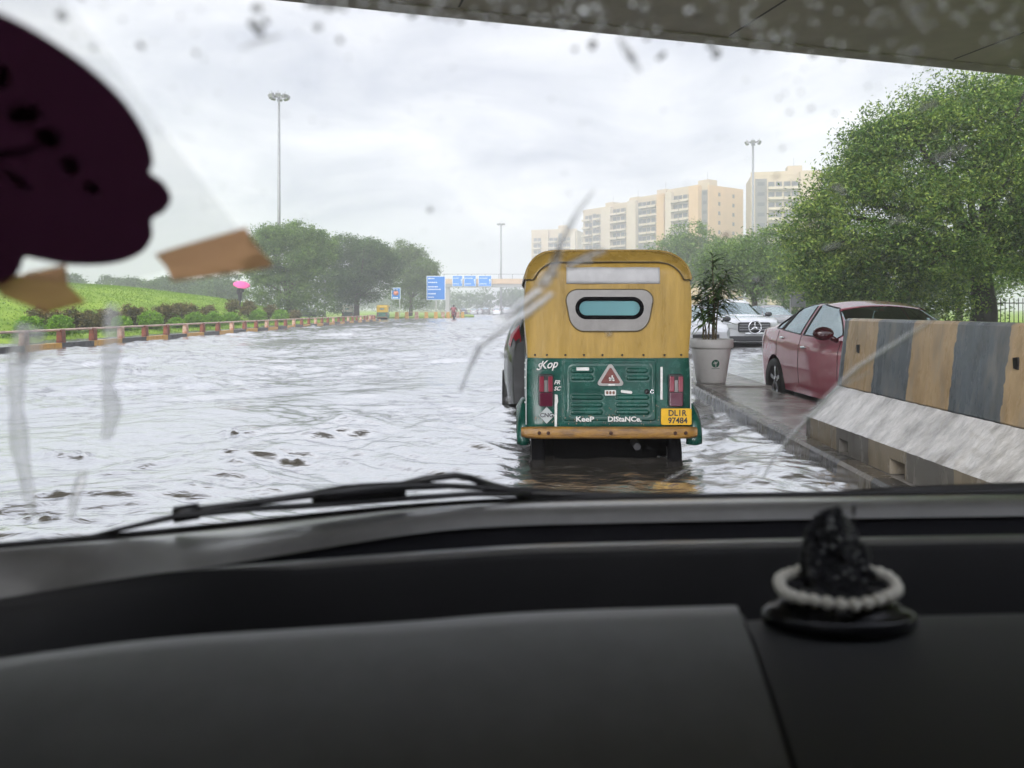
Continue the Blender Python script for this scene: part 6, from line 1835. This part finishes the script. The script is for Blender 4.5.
# ------------------------------------------------------------------ figurine and bead bracelet on the dashboard
fx, fy, fz = .247, .583, ZB - .0155
IDOL = mat('idol_dark', (0.012, 0.012, 0.016), .3, .35, bump=.7, bscale=260, col2=(0.05, 0.05, 0.055), vscale=160)
fig = empty('figurine', (fx, fy, fz)); tag(fig, 'small dark seated deity figurine with crown on the dashboard', 'figurine')
MB().lathe([(0, 0), (.054, 0), (.058, .003), (.058, .009), (.053, .012), (.046, .0135), (.044, .018), (0, .019)], (0, 0, 0), 40, sx=1.0, sy=.52).build('plinth', mat('idol_base', (.01, .01, .012), .25, .3), fig)
MB().ball((0, .013, .042), (.0245, .006, .043), 10).build('backrest', IDOL, fig)
body = MB()
for c, r in (((0, 0, .030), (.021, .016, .017)), ((0, .002, .047), (.016, .012, .016)), ((0, .001, .064), (.0105, .010, .0115)), ((0, .002, .075), (.0085, .0085, .008)), ((0, .002, .083), (.005, .005, .007)),
             ((-.022, -.010, .023), (.015, .011, .0075)), ((.022, -.010, .023), (.015, .011, .0075)), ((0, -.014, .022), (.012, .008, .006)),
             ((-.019, .0, .050), (.0055, .0055, .012)), ((.019, .0, .050), (.0055, .0055, .012)), ((-.021, -.008, .040), (.0045, .009, .0045)), ((.021, -.008, .040), (.0045, .009, .0045)),
             ((-.011, .001, .066), (.005, .003, .007)), ((.011, .001, .066), (.005, .003, .007)), ((0, -.011, .057), (.0032, .004, .008)), ((.012, .001, .086), (.0016, .0016, .006))):
    body.ball(c, r, 9)
bo = body.build('idol_body', IDOL, fig); bo.scale = (1.0, .9, 1.0)
md = bo.modifiers.new('remesh', 'REMESH'); md.mode = 'VOXEL'; md.voxel_size = .0014; md.use_smooth_shade = True
gg = np.random.default_rng(3); orn = MB()
for k in range(34):
    a = gg.uniform(PI, 2 * PI); z = gg.uniform(.035, .088); r = np.interp(z, [.03, .05, .064, .076, .09], [.021, .0165, .011, .009, .005]) * 1.02
    orn.ball((r * math.cos(a), r * math.sin(a) * .8, z), gg.uniform(.0008, .0016), 5)
orn.build('silver_ornament', mat('idol_silver', (.35, .36, .36), .3, .8), fig)
br = empty('bead_bracelet', (fx - .002, fy - .003, fz + .031)); tag(br, 'pearl bead bracelet looped round the dark figurine', 'bracelet')
br.rotation_euler = (R(7), R(-3), 0)
PEARL = mat('pearl_bead', (0.78, 0.75, 0.66), .28, coat=.4, var=.1, vscale=60)
b0 = None
for k in range(28):
    a = 2 * PI * k / 28
    loc = (.0425 * math.cos(a), .029 * math.sin(a) , .0008 * math.sin(5 * a))
    if b0 is None: b0 = MB().ball((0, 0, 0), .0048, 8).build('bead', PEARL, br, loc=loc)
    else: link_copy(b0, br, loc)

# ------------------------------------------------------------------ camera and render settings
cam = bpy.data.cameras.new('camera'); co = bpy.data.objects.new('camera', cam); COL.objects.link(co)
co.location = (0, 0, CZ); co.rotation_euler = (PI / 2, 0, 0); cam.shift_y = (HOR - 384) / 1024
cam.sensor_width = 36; cam.lens = 36 * FPX / 1024; cam.clip_start = .03; cam.clip_end = 4000
cam.dof.use_dof = True; cam.dof.focus_distance = 6.5; cam.dof.aperture_fstop = 5.0
SC.camera = co
SC.view_settings.view_transform = 'Standard'; SC.view_settings.look = 'None'; SC.view_settings.exposure = EXPOSURE; SC.view_settings.gamma = 1
SC.render.engine = 'CYCLES'
cy = SC.cycles
cy.use_denoising = True
try: cy.denoiser = 'OPENIMAGEDENOISE'
except Exception: pass
cy.max_bounces = 10; cy.diffuse_bounces = 3; cy.glossy_bounces = 4; cy.transmission_bounces = 8; cy.transparent_max_bounces = 24; cy.volume_bounces = 1
cy.caustics_reflective = False; cy.caustics_refractive = False; cy.sample_clamp_indirect = 8
cy.use_adaptive_sampling = True; cy.adaptive_threshold = .02
